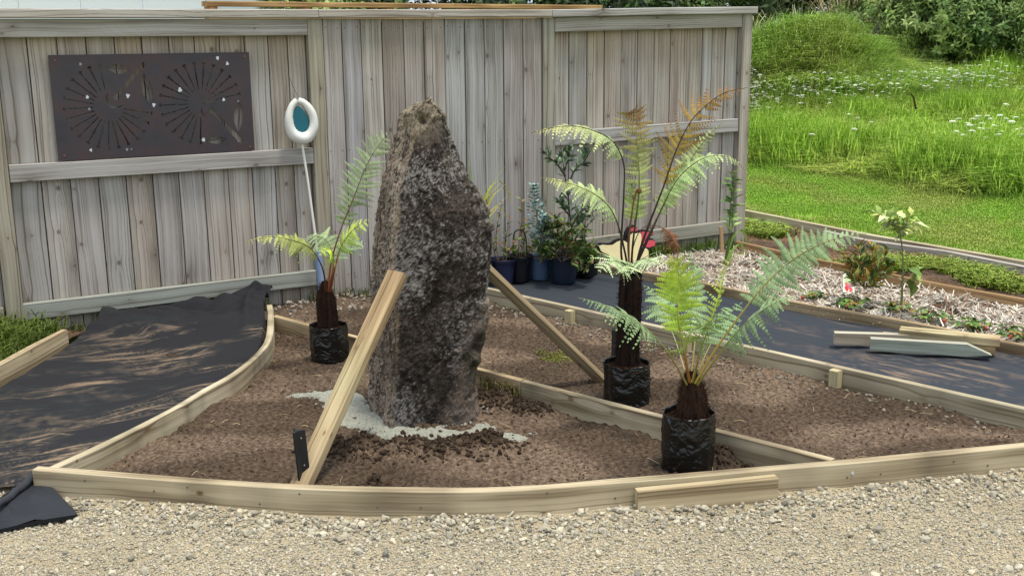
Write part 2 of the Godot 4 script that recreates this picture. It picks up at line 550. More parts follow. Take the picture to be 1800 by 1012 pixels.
func lights_and_camera() -> void:
	var cam := Camera3D.new()
	cam.name = "camera"
	cam.fov = 29.09
	cam.near = 0.05
	cam.far = 600.0
	cam.transform = Transform3D(Basis(Vector3.RIGHT, deg_to_rad(-13.0)) * Basis(Vector3.BACK, deg_to_rad(-0.48)), Vector3(0.0, 1.68, 0.0))
	add_child(cam)
	cam.current = true
	var sky := ProceduralSkyMaterial.new()
	sky.sky_top_color = Color(0.93, 0.96, 1.0)
	sky.sky_horizon_color = Color(0.72, 0.76, 0.80)
	sky.sky_curve = 0.5
	sky.ground_bottom_color = Color(0.35, 0.34, 0.30)
	sky.ground_horizon_color = Color(0.5, 0.5, 0.48)
	sky.sky_energy_multiplier = 0.85
	var env := Environment.new()
	env.background_mode = Environment.BG_SKY
	env.sky = Sky.new()
	env.sky.sky_material = sky
	env.tonemap_mode = Environment.TONE_MAPPER_LINEAR
	env.tonemap_exposure = 2.35
	env.sdfgi_enabled = true
	env.ssao_enabled = true
	env.ssil_enabled = true
	var we := WorldEnvironment.new()
	we.name = "daylight"
	we.environment = env
	add_child(we)
	var sun := DirectionalLight3D.new()
	sun.name = "sun"
	sun.light_energy = 0.5
	sun.light_color = Color(1.0, 0.965, 0.90)
	sun.light_angular_distance = 10.0
	sun.shadow_enabled = true
	add_child(sun)
	sun.look_at_from_position(Vector3(0.22, 1.0, 0.12) * 10.0, Vector3.ZERO)

# ------------------------------------------------------------------ ground
func ground() -> void:
	var xs := []
	var zs := []
	var x := -160.0
	while x < 160.0:
		xs.append(x)
		x += clampf(absf(x - 6.0) * 0.10 - 0.4, 0.22, 12.0)
	xs.append(160.0)
	var z := 40.0
	while z > -260.0:
		zs.append(z)
		z -= clampf(absf(z + 14.0) * 0.10 - 0.4, 0.22, 14.0)
	zs.append(-260.0)
	kind(sheet("ground", xs.size() - 1, zs.size() - 1, func(i, j): return Vector3(xs[i], land(xs[i], zs[j]), zs[j]), func(_p): return true, func(_p): return Color.WHITE, M.turf), "structure")
	# gravel drive
	var gx := []
	var gz := []
	x = -7.0
	while x < 8.0:
		gx.append(x)
		x += 0.018 if x > -2.7 and x < 2.7 else 0.12
	z = -4.75
	while z < 5.0:
		gz.append(z)
		z += 0.018 if z < -2.85 else 0.12
	kind(sheet("gravel_drive", gx.size() - 1, gz.size() - 1, func(i, j): return Vector3(gx[i], gravel_h(gx[i], gz[j]), gz[j]),
		func(p): return p.z > z_at(front, p.x) - 0.03 or (p.x < -1.75 and p.z > -4.6), func(p): return Color.WHITE * (0.92 + 0.12 * nz.get_noise_2d(p.x * 1.5, p.z * 1.5)), M.gravel), "structure")
	# bare yard behind the fence
	kind(sheet("yard", 60, 60, func(i, j): return Vector3(-9.0 + 11.2 * i / 60.0, -0.045 + 0.01 * nf.get_noise_2d(i * 0.7, j * 0.7), -16.5 + 12.5 * j / 60.0), func(p): return (p - fence_o).dot(fence_n) < -0.05 and (lawn_d(p.x, p.z) < -0.1 or p.x < 0.5), func(_p): return lin(206, 204, 202), M.concrete), "structure")
	# soil bed
	var w := 480
	var h := 420
	kind(sheet("soil", w, h, func(i, j):
		var px = -2.0 + 4.9 * i / w
		var pz = -7.9 + 4.45 * j / h
		var out: float = pz - z_at(front, px)
		return Vector3(px, soil_h(px, pz) - 0.14 * sm(-0.01, 0.03, out), pz),
		func(p): return p.z < z_at(front, p.x) + 0.05 and (p - fence_o).dot(fence_n) > -0.03 and p.x - p.z < 6.75 + 0.12,
		func(p):
			var k := 0.66 + 0.34 * nz.get_noise_2d(p.x * 1.3 + 4.0, p.z * 1.7) + 0.30 * nf.get_noise_2d(p.x * 5.0, p.z * 5.0)
			var dry := sm(-0.05, 0.45, nz.get_noise_2d(p.x * 0.9 - 7.0, p.z * 1.8 + 3.0))
			var damp := sm(0.02, 0.07, p.y)
			var c := lin(172, 167, 163).lerp(lin(232, 226, 221), dry * 0.85).lerp(lin(120, 108, 100), damp * 0.8) * (0.62 + k * 0.55)
			return c, M.soil), "structure")

func gravel_h(x: float, z: float) -> float:
	var out: float = z - z_at(front, x)
	return -0.012 + 0.022 * (1.0 - sm(0.0, 0.16, out)) + 0.010 * nz.get_noise_2d(x * 2.1, z * 2.1) + 0.007 * nf.get_noise_2d(x * 14.0, z * 14.0)

func loose_stones() -> void:
	var groups := [[], [], [], []]
	var tint := [[], [], [], []]
	for k in 98000:
		var x := rr(-2.3, 2.5)
		var z0 := z_at(front, x)
		var z := z0 + 0.03 + pow(rng.randf(), 0.9) * (-2.75 - z0)
		if x < -1.78 and rng.randf() < 0.3:
			z = rr(-4.1, -2.8)
		var edge := 1.0 - sm(0.02, 0.30, z - z0)
		var s := 0.004 + 0.0095 * pow(rng.randf(), 1.5)
		if rng.randf() < 0.008 + 0.24 * edge:
			s = rr(0.013, 0.027)
		if rng.randf() < 0.012 * edge + 0.0015:
			s = rr(0.03, 0.045)
		var g := rng.randi() % 4
		groups[g].append(Transform3D(rough_turn().scaled(Vector3.ONE * s), Vector3(x, gravel_h(x, z) + s * 0.22, z)))
		var v := rr(0.46, 0.90)
		var c := lin(208, 199, 176).lerp(lin(188, 182, 165), rng.randf()) * v
		if rng.randf() < 0.05:
			c = lin(136, 132, 122) * v
		c.a = 1.0
		tint[g].append(c)
	for g in 4:
		scatter("gravel_stones", rock(40 + g, 0.62 if g < 2 else 0.42, 3, 5), M.stone_chip, groups[g], tint[g])
	# scraps of gravel along the foot of the long board
	var xf := []
	var cs := []
	for k in 620:
		var f := rng.randf()
		var p := long_a.lerp(long_b, 0.18 + 0.62 * f) + Vector3(-0.70, 0.0, 0.70) * (0.03 + absf(rng.randfn()) * 0.08)
		if rng.randf() < f * 0.75:
			continue
		var s := rr(0.008, 0.026)
		xf.append(Transform3D(rough_turn().scaled(Vector3.ONE * s), p + Vector3.UP * (soil_h(p.x, p.z) + s * 0.2)))
		cs.append(lin(146, 138, 124) * rr(0.5, 1.0))
	for k in 130:
		var p: Vector3 = Vector3(-1.421, 0.000, -6.714).lerp(Vector3(-0.904, 0.000, -6.845), rng.randf()) + Vector3(rr(-0.08, 0.08), 0, rr(-0.25, 0.2))
		var s := rr(0.012, 0.045)
		xf.append(Transform3D(rough_turn().scaled(Vector3.ONE * s), p + Vector3.UP * (soil_h(p.x, p.z) + s * 0.2)))
		cs.append(lin(150, 140, 128) * rr(0.5, 1.1))
	scatter("loose_gravel", rock(51, 0.7), M.stone_chip, xf, cs)
	# crumbs and clods of soil
	var a := [[], [], []]
	var b := [[], [], []]
	for k in 21000:
		var x := rr(-1.75, 2.4)
		var z := rr(-7.0, -3.62)
		var p := Vector3(x, 0, z)
		if z > z_at(front, x) - 0.04 or x - z > 6.65 or not in_bed(p):
			continue
		var s := 0.003 + 0.012 * pow(rng.randf(), 3.0)
		if k < 6000:
			var m: Array = mounds[rng.randi() % mounds.size()]
			if m[2] < 0.0:
				continue
			x = m[0].x + rng.randfn() * m[1] * 0.9
			z = m[0].z + rng.randfn() * m[1] * 0.7
			if z > z_at(front, x) - 0.05:
				continue
			s = rr(0.006, 0.034) * rng.randf() + 0.004
		elif k < 6001:
			var q: Vector3 = curved[1].lerp(curved[curved.size() - 3], rng.randf())
			continue
		var g := rng.randi() % 3
		a[g].append(Transform3D(rough_turn().scaled(Vector3.ONE * s), Vector3(x, soil_h(x, z) + s * 0.15, z)))
		var c := lin(200, 190, 184).lerp(lin(250, 244, 238), rng.randf() * rng.randf()) * rr(0.5, 1.1) * (0.55 if k < 6000 else 0.85)
		c.a = 1.0
		b[g].append(c)
	for g in 3:
		scatter("soil_clods", rock(60 + g, 0.7, 4, 5), M.clod, a[g], b[g])
	# dry straws and roots on the soil
	var st := Mb.new()
	for k in 420:
		var x := rr(-1.5, 2.2)
		var z := rr(-6.4, -3.75)
		if z > z_at(front, x) - 0.06 or x - z > 6.6 or not in_bed(Vector3(x, 0, z)):
			continue
		var d := Vector3(rng.randfn(), 0.12 * rng.randfn(), rng.randfn()).normalized() * rr(0.015, 0.06)
		var p := Vector3(x, soil_h(x, z) + 0.006, z)
		tube(st, [p, p + d * 0.5 + Vector3(0, 0.004, 0), p + d], [0.0011], 3, [lin(200, 178, 140) * rr(0.5, 1.0)], false)
	kind(put("dry_straw", st.mesh(), M.chip), "stuff")

func in_bed(p: Vector3) -> bool:
	for i in curved.size() - 1:
		var a: Vector3 = curved[i]
		var b: Vector3 = curved[i + 1]
		if p.z <= a.z and p.z > b.z:
			return p.x > lerpf(a.x, b.x, (p.z - a.z) / (b.z - a.z)) + 0.03
	return p.z < curved[-1].z and p.x > -1.2

# ------------------------------------------------------------------ weed mats, mulch, strips
func dust(x: float, z: float, along: Vector2, amount: float) -> float:
	var a := x * along.x + z * along.y
	var b := -x * along.y + z * along.x
	var wob := nz.get_noise_2d(a * 1.3, b * 1.6) * 0.10 + nz.get_noise_2d(a * 5.0, b * 5.0) * 0.02
	var s := 1.0 - absf(nz.get_noise_2d(a * 1.5 + 3.0, (b + wob) * 24.0)) * 5.0
	var patch := sm(0.02, 0.42, nz.get_noise_2d(a * 0.9, b * 2.6 + 20.0) + 0.18)
	var grit := 0.55 + 0.9 * nf.get_noise_2d(x * 30.0, z * 30.0)
	var film := sm(0.0, 0.5, nf.get_noise_2d(a * 2.0 + 60.0, b * 5.5)) * 0.30 * (0.5 + 1.6 * nf.get_noise_2d(x * 24.0, z * 24.0))
	return clampf(maxf(0.0, s) * patch * amount * grit * 0.9 + maxf(0.0, film) * amount + maxf(0.0, nf.get_noise_2d(a * 4.0, b * 26.0) - 0.16) * patch * amount * 2.4, 0.0, 0.85)

func mats() -> void:
	var cloth := lin(43, 46, 49)
	var tan_ := lin(160, 138, 114)
	# left path
	var le := curve_of([Vector3(-2.42, 0, -6.38), Vector3(-2.45, 0, -5.94), Vector3(-2.50, 0, -5.26), Vector3(-2.62, 0, -4.6), Vector3(-2.95, 0, -3.95)], 90)
	var rp := []
	for p in curved:
		rp.append(Vector3(p.x - 0.032, 0, p.z))
	rp.reverse()
	rp[-1] = Vector3(-1.80, 0, -3.87)
	var re := curve_of([Vector3(-1.50, 0, -6.78)] + rp, 90)
	var n := 150
	var m := 300
	var mat_l := thing("weed_mat", Vector3.ZERO, "black weed mat streaked with tan dust, left of the curved timber edging", "weed mat")
	sheet("fabric", n, m, func(i, j):
		var t := float(j) / m * 90.0
		var k := mini(int(t), 89)
		var a: Vector3 = le[k].lerp(le[k + 1], t - k)
		var b: Vector3 = re[k].lerp(re[k + 1], t - k)
		var s := float(i) / n
		var p := a.lerp(b, s)
		var f := float(j) / m
		var y := 0.030 + 0.036 * sm(0.55, 0.98, s)
		y += 0.006 * nz.get_noise_2d(p.x * 2.0, p.z * 3.0) + 0.003 * nf.get_noise_2d(p.x * 3.0 + p.z * 1.2, p.z * 12.0 - p.x * 4.0)
		var ruck := 1.0 - sm(0.0, 0.24, f)
		y += ruck * (0.055 + 0.05 * absf(nz.get_noise_2d(p.x * 3.2 + p.z * 1.5, p.z * 7.0 + 3.0)) + 0.05 * nf.get_noise_2d(p.x * 4.0 + p.z * 3.0, p.z * 9.0))
		y += 0.06 * exp(-pow((f - 0.17 - 0.02 * nz.get_noise_2d(p.x * 2.0, 7.0)) / 0.022, 2.0)) * (0.6 + 0.4 * nz.get_noise_2d(p.x * 4.0, 2.0)) * sm(0.05, 0.2, s) * (1.0 - sm(0.75, 0.95, s))
		y += 0.03 * exp(-pow((s - 0.9) / 0.03, 2.0)) * (1.0 - sm(0.1, 0.3, f))
		y -= 0.05 * sm(0.985, 1.0, s) * sm(0.15, 0.3, f)
		y -= 0.05 * (1.0 - sm(0.0, 0.03, s))
		y -= 0.055 * sm(0.965, 1.0, f) * (1.0 - s * 0.6)
		return Vector3(p.x, y, p.z), func(p): return (p - fence_o).dot(fence_n) > 0.03,
		func(p):
			var am := sm(-6.35, -5.9, p.z) * (0.30 + 0.55 * sm(-2.5, -1.7, p.x))
			return cloth.lerp(tan_, dust(p.x, p.z, Vector2(0.93, -0.36), am)), M.cloth, mat_l)
	# the loose corner, folded over on the gravel
	var q: Array = [Vector3(-1.832, 0.032, -3.986), Vector3(-1.588, 0.032, -3.719), Vector3(-1.566, 0.032, -3.694), Vector3(-1.688, 0.032, -3.625), Vector3(-1.782, 0.032, -3.566), Vector3(-1.988, 0.032, -3.507), Vector3(-2.122, 0.032, -3.770), Vector3(-1.861, 0.032, -3.744), Vector3(-1.838, 0.032, -3.883)]
	var fl := Mb.new()
	var hub: Vector3 = (q[1] + q[4] + q[7]) / 3.0
	var rim := [q[0], q[0].lerp(q[1], 0.5), q[1], q[2], q[2].lerp(q[3], 0.5), q[3], q[4], q[5], q[6], q[7], q[8]]
	var rise := [0.02, 0.0, -0.012, -0.024, -0.020, -0.016, -0.018, -0.018, 0.02, 0.022, 0.022]
	var c0 := lin(54, 56, 62)
	for i in rim.size():
		var j: int = (i + 1) % rim.size()
		var a: Vector3 = rim[i] + Vector3(0, rise[i], 0)
		var b: Vector3 = rim[j] + Vector3(0, rise[j], 0)
		for k in 6:
			var p0 := hub.lerp(a, k / 6.0)
			var p1 := hub.lerp(b, k / 6.0)
			var p2 := hub.lerp(b, (k + 1) / 6.0)
			var p3 := hub.lerp(a, (k + 1) / 6.0)
			var bump := func(p: Vector3) -> Vector3: return p + Vector3(0, 0.012 * nz.get_noise_2d(p.x * 9.0, p.z * 9.0), 0)
			fl.quad(bump.call(p0), bump.call(p1), bump.call(p2), bump.call(p3), (Vector3.UP + Vector3(nz.get_noise_2d(p0.x * 9.0, p0.z * 9.0), 0, nz.get_noise_2d(p0.z * 9.0, p0.x * 9.0)) * 0.35).normalized(), c0)
		var dn := Vector3(0, -0.014, 0)
		fl.quad(a, b, b + dn, a + dn, ((a + b) * 0.5 - hub).normalized(), c0 * 0.8)
	put("folded_corner", fl.mesh(), M.cloth, mat_l)
	var roll := Mb.new()
	var rl: Array = curve_of([Vector3(-1.813, 0.060, -3.952), Vector3(-1.814, 0.060, -3.854), Vector3(-1.820, 0.060, -3.760), Vector3(-1.830, 0.060, -3.681), Vector3(-1.860, 0.060, -3.490)], 24)
	for i in rl.size():
		rl[i] += Vector3(0, 0.006 * nz.get_noise_2d(i * 0.4, 1.0), 0.006 * nz.get_noise_2d(i * 0.3, 9.0))
	tube(roll, rl, [0.014], 9, [lin(60, 62, 68)])
	put("rolled_hem", roll.mesh(), M.cloth, mat_l)
	# long path on the right
	var e := Vector3(0.7071, 0, 0.7071)
	var pp := Vector3(0.7071, 0, -0.7071)
	var o := Vector3(-1.04, 0.0, -7.74)
	var mat_r := thing("weed_mat", Vector3.ZERO, "long dark grey weed mat between the longest board and the mulched bed", "weed mat")
	sheet("fabric", 620, 104, func(i, j):
		var a = 6.6 * i / 620.0
		var b = 0.022 + 1.02 * j / 104.0
		var p = o + e * a + pp * b
		var y := 0.044 + 0.007 * nz.get_noise_2d(a * 0.8, b * 9.0) + 0.004 * nf.get_noise_2d(a * 2.0, b * 22.0)
		y += 0.022 * exp(-pow((b - 0.86 - 0.05 * nz.get_noise_2d(a * 0.9, 3.0)) / 0.03, 2.0)) * sm(0.0, 0.5, nz.get_noise_2d(a * 0.6, 8.0) + 0.3)
		y += 0.030 * exp(-pow((b - 0.07) / 0.035, 2.0)) * sm(3.6, 5.2, a)
		y += 0.018 * exp(-pow((b - 0.6 - 0.1 * nz.get_noise_2d(a * 0.7, 5.0)) / 0.02, 2.0)) * sm(0.05, 0.4, nz.get_noise_2d(a * 0.8, 18.0))
		return Vector3(p.x, y, p.z), func(p): return (p - fence_o).dot(fence_n) > 0.02 and p.z < z_at(front, p.x) - 0.02,
		func(p): return lin(60, 64, 71).lerp(tan_, dust(p.x + 11.0, p.z, Vector2(0.66, 0.75), 0.55 * sm(-6.8, -5.2, p.z))), M.cloth, mat_r)

func bed_point(la: Array, lb: Array, s: float, t: float) -> Vector3:
	var f := s * (la.size() - 1)
	var i := mini(int(f), la.size() - 2)
	var g := s * (lb.size() - 1)
	var j := mini(int(g), lb.size() - 2)
	var a: Vector3 = la[i].lerp(la[i + 1], f - i)
	var b: Vector3 = lb[j].lerp(lb[j + 1], g - j)
	return a.lerp(b, t)

func mulch_h(p: Vector3) -> float:
	return 0.062 + 0.022 * nz.get_noise_2d(p.x * 2.2, p.z * 2.2) + 0.012 * nf.get_noise_2d(p.x * 9.0, p.z * 9.0) + 0.02 * sm(2.2, 3.4, p.x)

func mulch() -> void:
	var bf := curve_of(bed_front, 60)
	var bb := curve_of(bed_back, 60)
	kind(sheet("mulch_bed", 300, 66, func(i, j):
		var p := bed_point(bf, bb, i / 300.0, j / 66.0)
		return Vector3(p.x, mulch_h(p) - 0.012, p.z), func(p): return (p - fence_o).dot(fence_n) > -0.02, func(p): return lin(212, 196, 184) * (0.8 + 0.3 * nf.get_noise_2d(p.x * 9.0, p.z * 9.0)), M.soil), "structure")
	var xf := [[], [], []]
	var cs := [[], [], []]
	for k in 17000:
		var s := 0.02 + 0.98 * rng.randf()
		s = s if rng.randf() < 0.35 else s * 0.72
		var p := bed_point(bf, bb, s, 0.02 + 0.96 * rng.randf())
		if (p - fence_o).dot(fence_n) < 0.03 or rng.randf() < sm(0.0, 0.5, nz.get_noise_2d(p.x * 3.1 + 30.0, p.z * 3.1)) * 0.75:
			continue
		var l := rr(0.026, 0.092)
		var w := rr(0.003, 0.009)
		var b := Basis.from_euler(Vector3(rng.randfn() * 0.32, rr(0, TAU), rng.randfn() * 0.32))
		var g := rng.randi() % 3
		xf[g].append(Transform3D(b * Basis.from_scale(Vector3(l, 0.0022, w)), Vector3(p.x, mulch_h(p) + rr(-0.008, 0.014), p.z)))
		var c := lin(206, 199, 185).lerp(lin(224, 216, 204), rng.randf())
		if rng.randf() < 0.22:
			c = lin(178, 156, 132)
		if rng.randf() < 0.12:
			c = lin(120, 92, 76)
		c *= rr(0.6, 1.08)
		c.a = 1.0
		cs[g].append(c)
	for g in 3:
		var mb := Mb.new()
		var bend = [0.0, 1.5, -2.0][g]
		var pts := [Vector3(-0.5, 0, 0), Vector3(0, bend, 0.15 * (g - 1)), Vector3(0.5, 0, 0)]
		sweep(mb, pts, 1.0, 1.0, g, [Color.WHITE], Vector3.UP, 0.1)
		scatter("wood_chips", mb.mesh(), M.chip, xf[g], cs[g])
	# bare strip between the bed and the lawn
	var sa := curve_of(bed_back, 40)
	var sb := curve_of([Vector3(1.75, 0, -10.3), LAWN_A, Vector3(2.80, 0, -8.52), LAWN_B, Vector3(4.2, 0, -6.5), Vector3(5.6, 0, -4.5)], 40)
	kind(sheet("bare_strip", 260, 80, func(i, j):
		var p := bed_point(sa, sb, i / 260.0, j / 80.0)
		return Vector3(p.x, 0.055 + 0.02 * nz.get_noise_2d(p.x * 2.0, p.z * 2.0) + 0.014 * nf.get_noise_2d(p.x * 9.0, p.z * 9.0), p.z), func(_p): return true,
		func(p):
			var k := sm(-0.1, 0.3, nz.get_noise_2d(p.x * 1.4, p.z * 1.4 + 9.0))
			var c := lin(204, 194, 186).lerp(lin(246, 220, 190), k * 0.6)
			return c * (0.85 + 0.5 * nf.get_noise_2d(p.x * 8.0, p.z * 8.0)), M.soil), "structure")
	# weedy ground at the far left
	kind(sheet("left_verge", 60, 120, func(i, j):
		var p := Vector3(-4.6 + 2.1 * i / 60.0 - 0.25 * j / 120.0, 0, -6.3 + 3.0 * j / 120.0)
		return Vector3(p.x, 0.0 + 0.02 * nf.get_noise_2d(p.x * 6.0, p.z * 6.0), p.z), func(p): return (p - fence_o).dot(fence_n) > -0.02, func(p): return lin(206, 194, 186) * (0.9 + 0.4 * nf.get_noise_2d(p.x * 8.0, p.z * 8.0)), M.soil), "structure")

# ------------------------------------------------------------------ timber edging
func worn(n: int, s: float, base := Color.WHITE) -> Array:       # slow changes of tone along a long board
	var out := []
	for i in n:
		var v := 0.98 + 0.34 * nz.get_noise_2d(i * 0.23, s) + 0.16 * nz.get_noise_2d(i * 0.7, s + 9.0)
		out.append(Color(base.r * v, base.g * v * (1.0 + 0.03 * nz.get_noise_2d(i * 0.2, s + 5.0)), base.b * v, 1.0))
	return out

func edging() -> void:
	var lift := func(path: Array, y: float) -> Array: return path.map(func(p): return Vector3(p.x, y, p.z))
	tag(board("edging_board", lift.call(curve_of(front_run, 70), 0.032), 0.042, 0.14, 3, M.pine, null, worn(71, 1.0)), "long gently curved front edging board of pale timber beside the gravel", "edging board")
	var cv := curve_of(curved, 60)
	tag(board("edging_board", lift.call(cv, 0.031), 0.036, 0.135, 8, M.pine, null, worn(61, 2.0)), "curved pale timber edging board between the left weed mat and the soil", "edging board")
	var split := mid_a.lerp(mid_b, 0.545)
	tag(board("edging_board", [Vector3(mid_a.x, 0.032, mid_a.z), Vector3(split.x, 0.032, split.z)], 0.034, 0.132, 5, M.pine, null, [Color(0.95, 0.92, 0.88)]), "straight timber divider running from the curved board behind the stone", "edging board")
	var dv := (mid_b - mid_a).normalized()
	tag(board("edging_board", curve_of([Vector3(split.x, 0.027, split.z) + dv * 0.004, Vector3(mid_b.x, 0.030, mid_b.z - 0.012) - dv * 0.03], 24), 0.036, 0.136, 11, M.pine, null, worn(25, 3.0)), "straight timber divider between stone and front board, passing behind the nearest tree fern bag", "edging board")
	tag(board("edging_board", curve_of([Vector3(long_a.x, 0.036, long_a.z), Vector3(0.6, 0.034, -6.08), Vector3(long_b.x, 0.028, long_b.z)], 60), 0.036, 0.138, 2, M.pine, null, worn(61, 4.0)), "longest straight timber board between the soil and the right weed mat", "edging board")
	tag(board("edging_board", lift.call(curve_of(bed_front, 30), 0.035), 0.034, 0.13, 7, M.pine, null, [Color(0.86, 0.82, 0.78)]), "weathered edging board along the near side of the mulched bed", "edging board")
	tag(board("edging_board", lift.call(curve_of(bed_back, 30), 0.062), 0.030, 0.13, 12, M.pine, null, [Color(0.72, 0.58, 0.46)]), "brown edging board along the far side of the mulched bed", "edging board")
	tag(board("edging_board", [Vector3(1.80, 0.065, -10.22), Vector3(2.10, 0.065, -9.74), Vector3(2.80, 0.065, -8.50), Vector3(3.52, 0.065, -7.46), Vector3(5.2, 0.065, -4.9)], 0.05, 0.11, 14, M.pine, null, [Color(1.08, 1.05, 0.98)]), "pale board edging the mown lawn, farthest of the garden boards", "edging board")
	var gs: Array = [Vector3(2.521, 0.090, -8.760), Vector3(2.726, 0.090, -8.367), Vector3(3.162, 0.090, -7.909), Vector3(3.461, 0.090, -7.377), Vector3(4.043, 0.090, -6.377)]
	tag(board("edging_strip", lift.call(gs, 0.05), 0.045, 0.11, 4, M.grey, null, [Color(1.25, 1.25, 1.28)]), "light grey weathered strip just in front of the pale lawn edging board", "edging board")
	tag(board("edging_board", [Vector3(-2.453, 0.032, -5.915), Vector3(-2.499, 0.032, -5.567), Vector3(-2.543, 0.032, -5.024), Vector3(-2.584, 0.032, -4.488)].map(func(p): return Vector3(p.x - 0.02, 0.036, p.z)), 0.036, 0.13, 6, M.pine), "short timber board on the left side of the left weed mat, ending before the fence", "edging board")
	var pk: Array = [Vector3(0.440, 0.100, -3.617), Vector3(0.964, 0.100, -3.722)]
	tag(board("fixing_board", [Vector3(pk[0].x, 0.032, z_at(front, pk[0].x) + 0.044), Vector3((pk[0].x + pk[1].x) * 0.5, 0.036, z_at(front, (pk[0].x + pk[1].x) * 0.5) + 0.045), Vector3(pk[1].x, 0.040, z_at(front, pk[1].x) + 0.044)], 0.040, 0.095, 9, M.pine, null, [Color(1.02, 0.95, 0.86)]), "short timber batten fixed outside the front edging board above the gravel", "batten")
	# pegs
	var g := "timber pegs along the edging boards"
	for a in [[Vector3(0.338, 0.0, -6.283), "small timber peg on the long board, behind the right brace"], [Vector3(1.546, 0.0, -5.075), "small timber peg on the soil side of the long board, nearest the right frame edge"], [Vector3(0.926, 0.0, -5.694), "small timber peg on the long board, behind the fronds of the nearest fern"]]:
		var p: Vector3 = a[0]
		tag(board("timber_peg", [p + Vector3(0.0, -0.05, 0.0), p + Vector3(0.0, 0.092, 0.0)], 0.05, 0.045, 13, M.pine, null, [Color(1.1, 1.0, 0.86)], Vector3(0.7071, 0, -0.7071)), a[1], "peg", g)
	var lp: Vector3 = Vector3(-2.563, 0.000, -5.394)
	tag(board("timber_peg", [lp + Vector3(0, -0.05, 0), lp + Vector3(0, 0.075, 0)], 0.06, 0.045, 10, M.pine, null, [Color(1.0, 0.96, 0.9)], Vector3(1, 0, 0.1).normalized()), "timber peg against the board left of the left weed mat", "peg", g)
	# nails along the front and the long board
	var nl := Mb.new()
	for k in 26:
		var x := -1.6 + 0.142 * k + rr(-0.03, 0.03)
		if k % 3 == 1:
			continue
		var p := Vector3(x, 0.065 + rr(-0.03, 0.02), z_at(front, x) + 0.0212)
		tube(nl, [p, p + Vector3(0, 0, 0.002)], [0.0042], 7, [lin(96, 90, 82)])
	kind(put("nail_heads", nl.mesh(), M.paint, get_node("edging_board")), "stuff")
	# a bright screw in the front board
	var sc := Mb.new()
	var sp: Vector3 = Vector3(1.269, -0.000, -4.036)
	sp = Vector3(sp.x, 0.062, z_at(front, sp.x) + 0.022)
	tube(sc, [sp, sp + Vector3(0, 0, 0.004)], [0.006], 12, [lin(190, 190, 190)])
	tag(put("screw_head", sc.mesh(), M.paint), "bright screw head in the front edging board right of the batten", "screw")

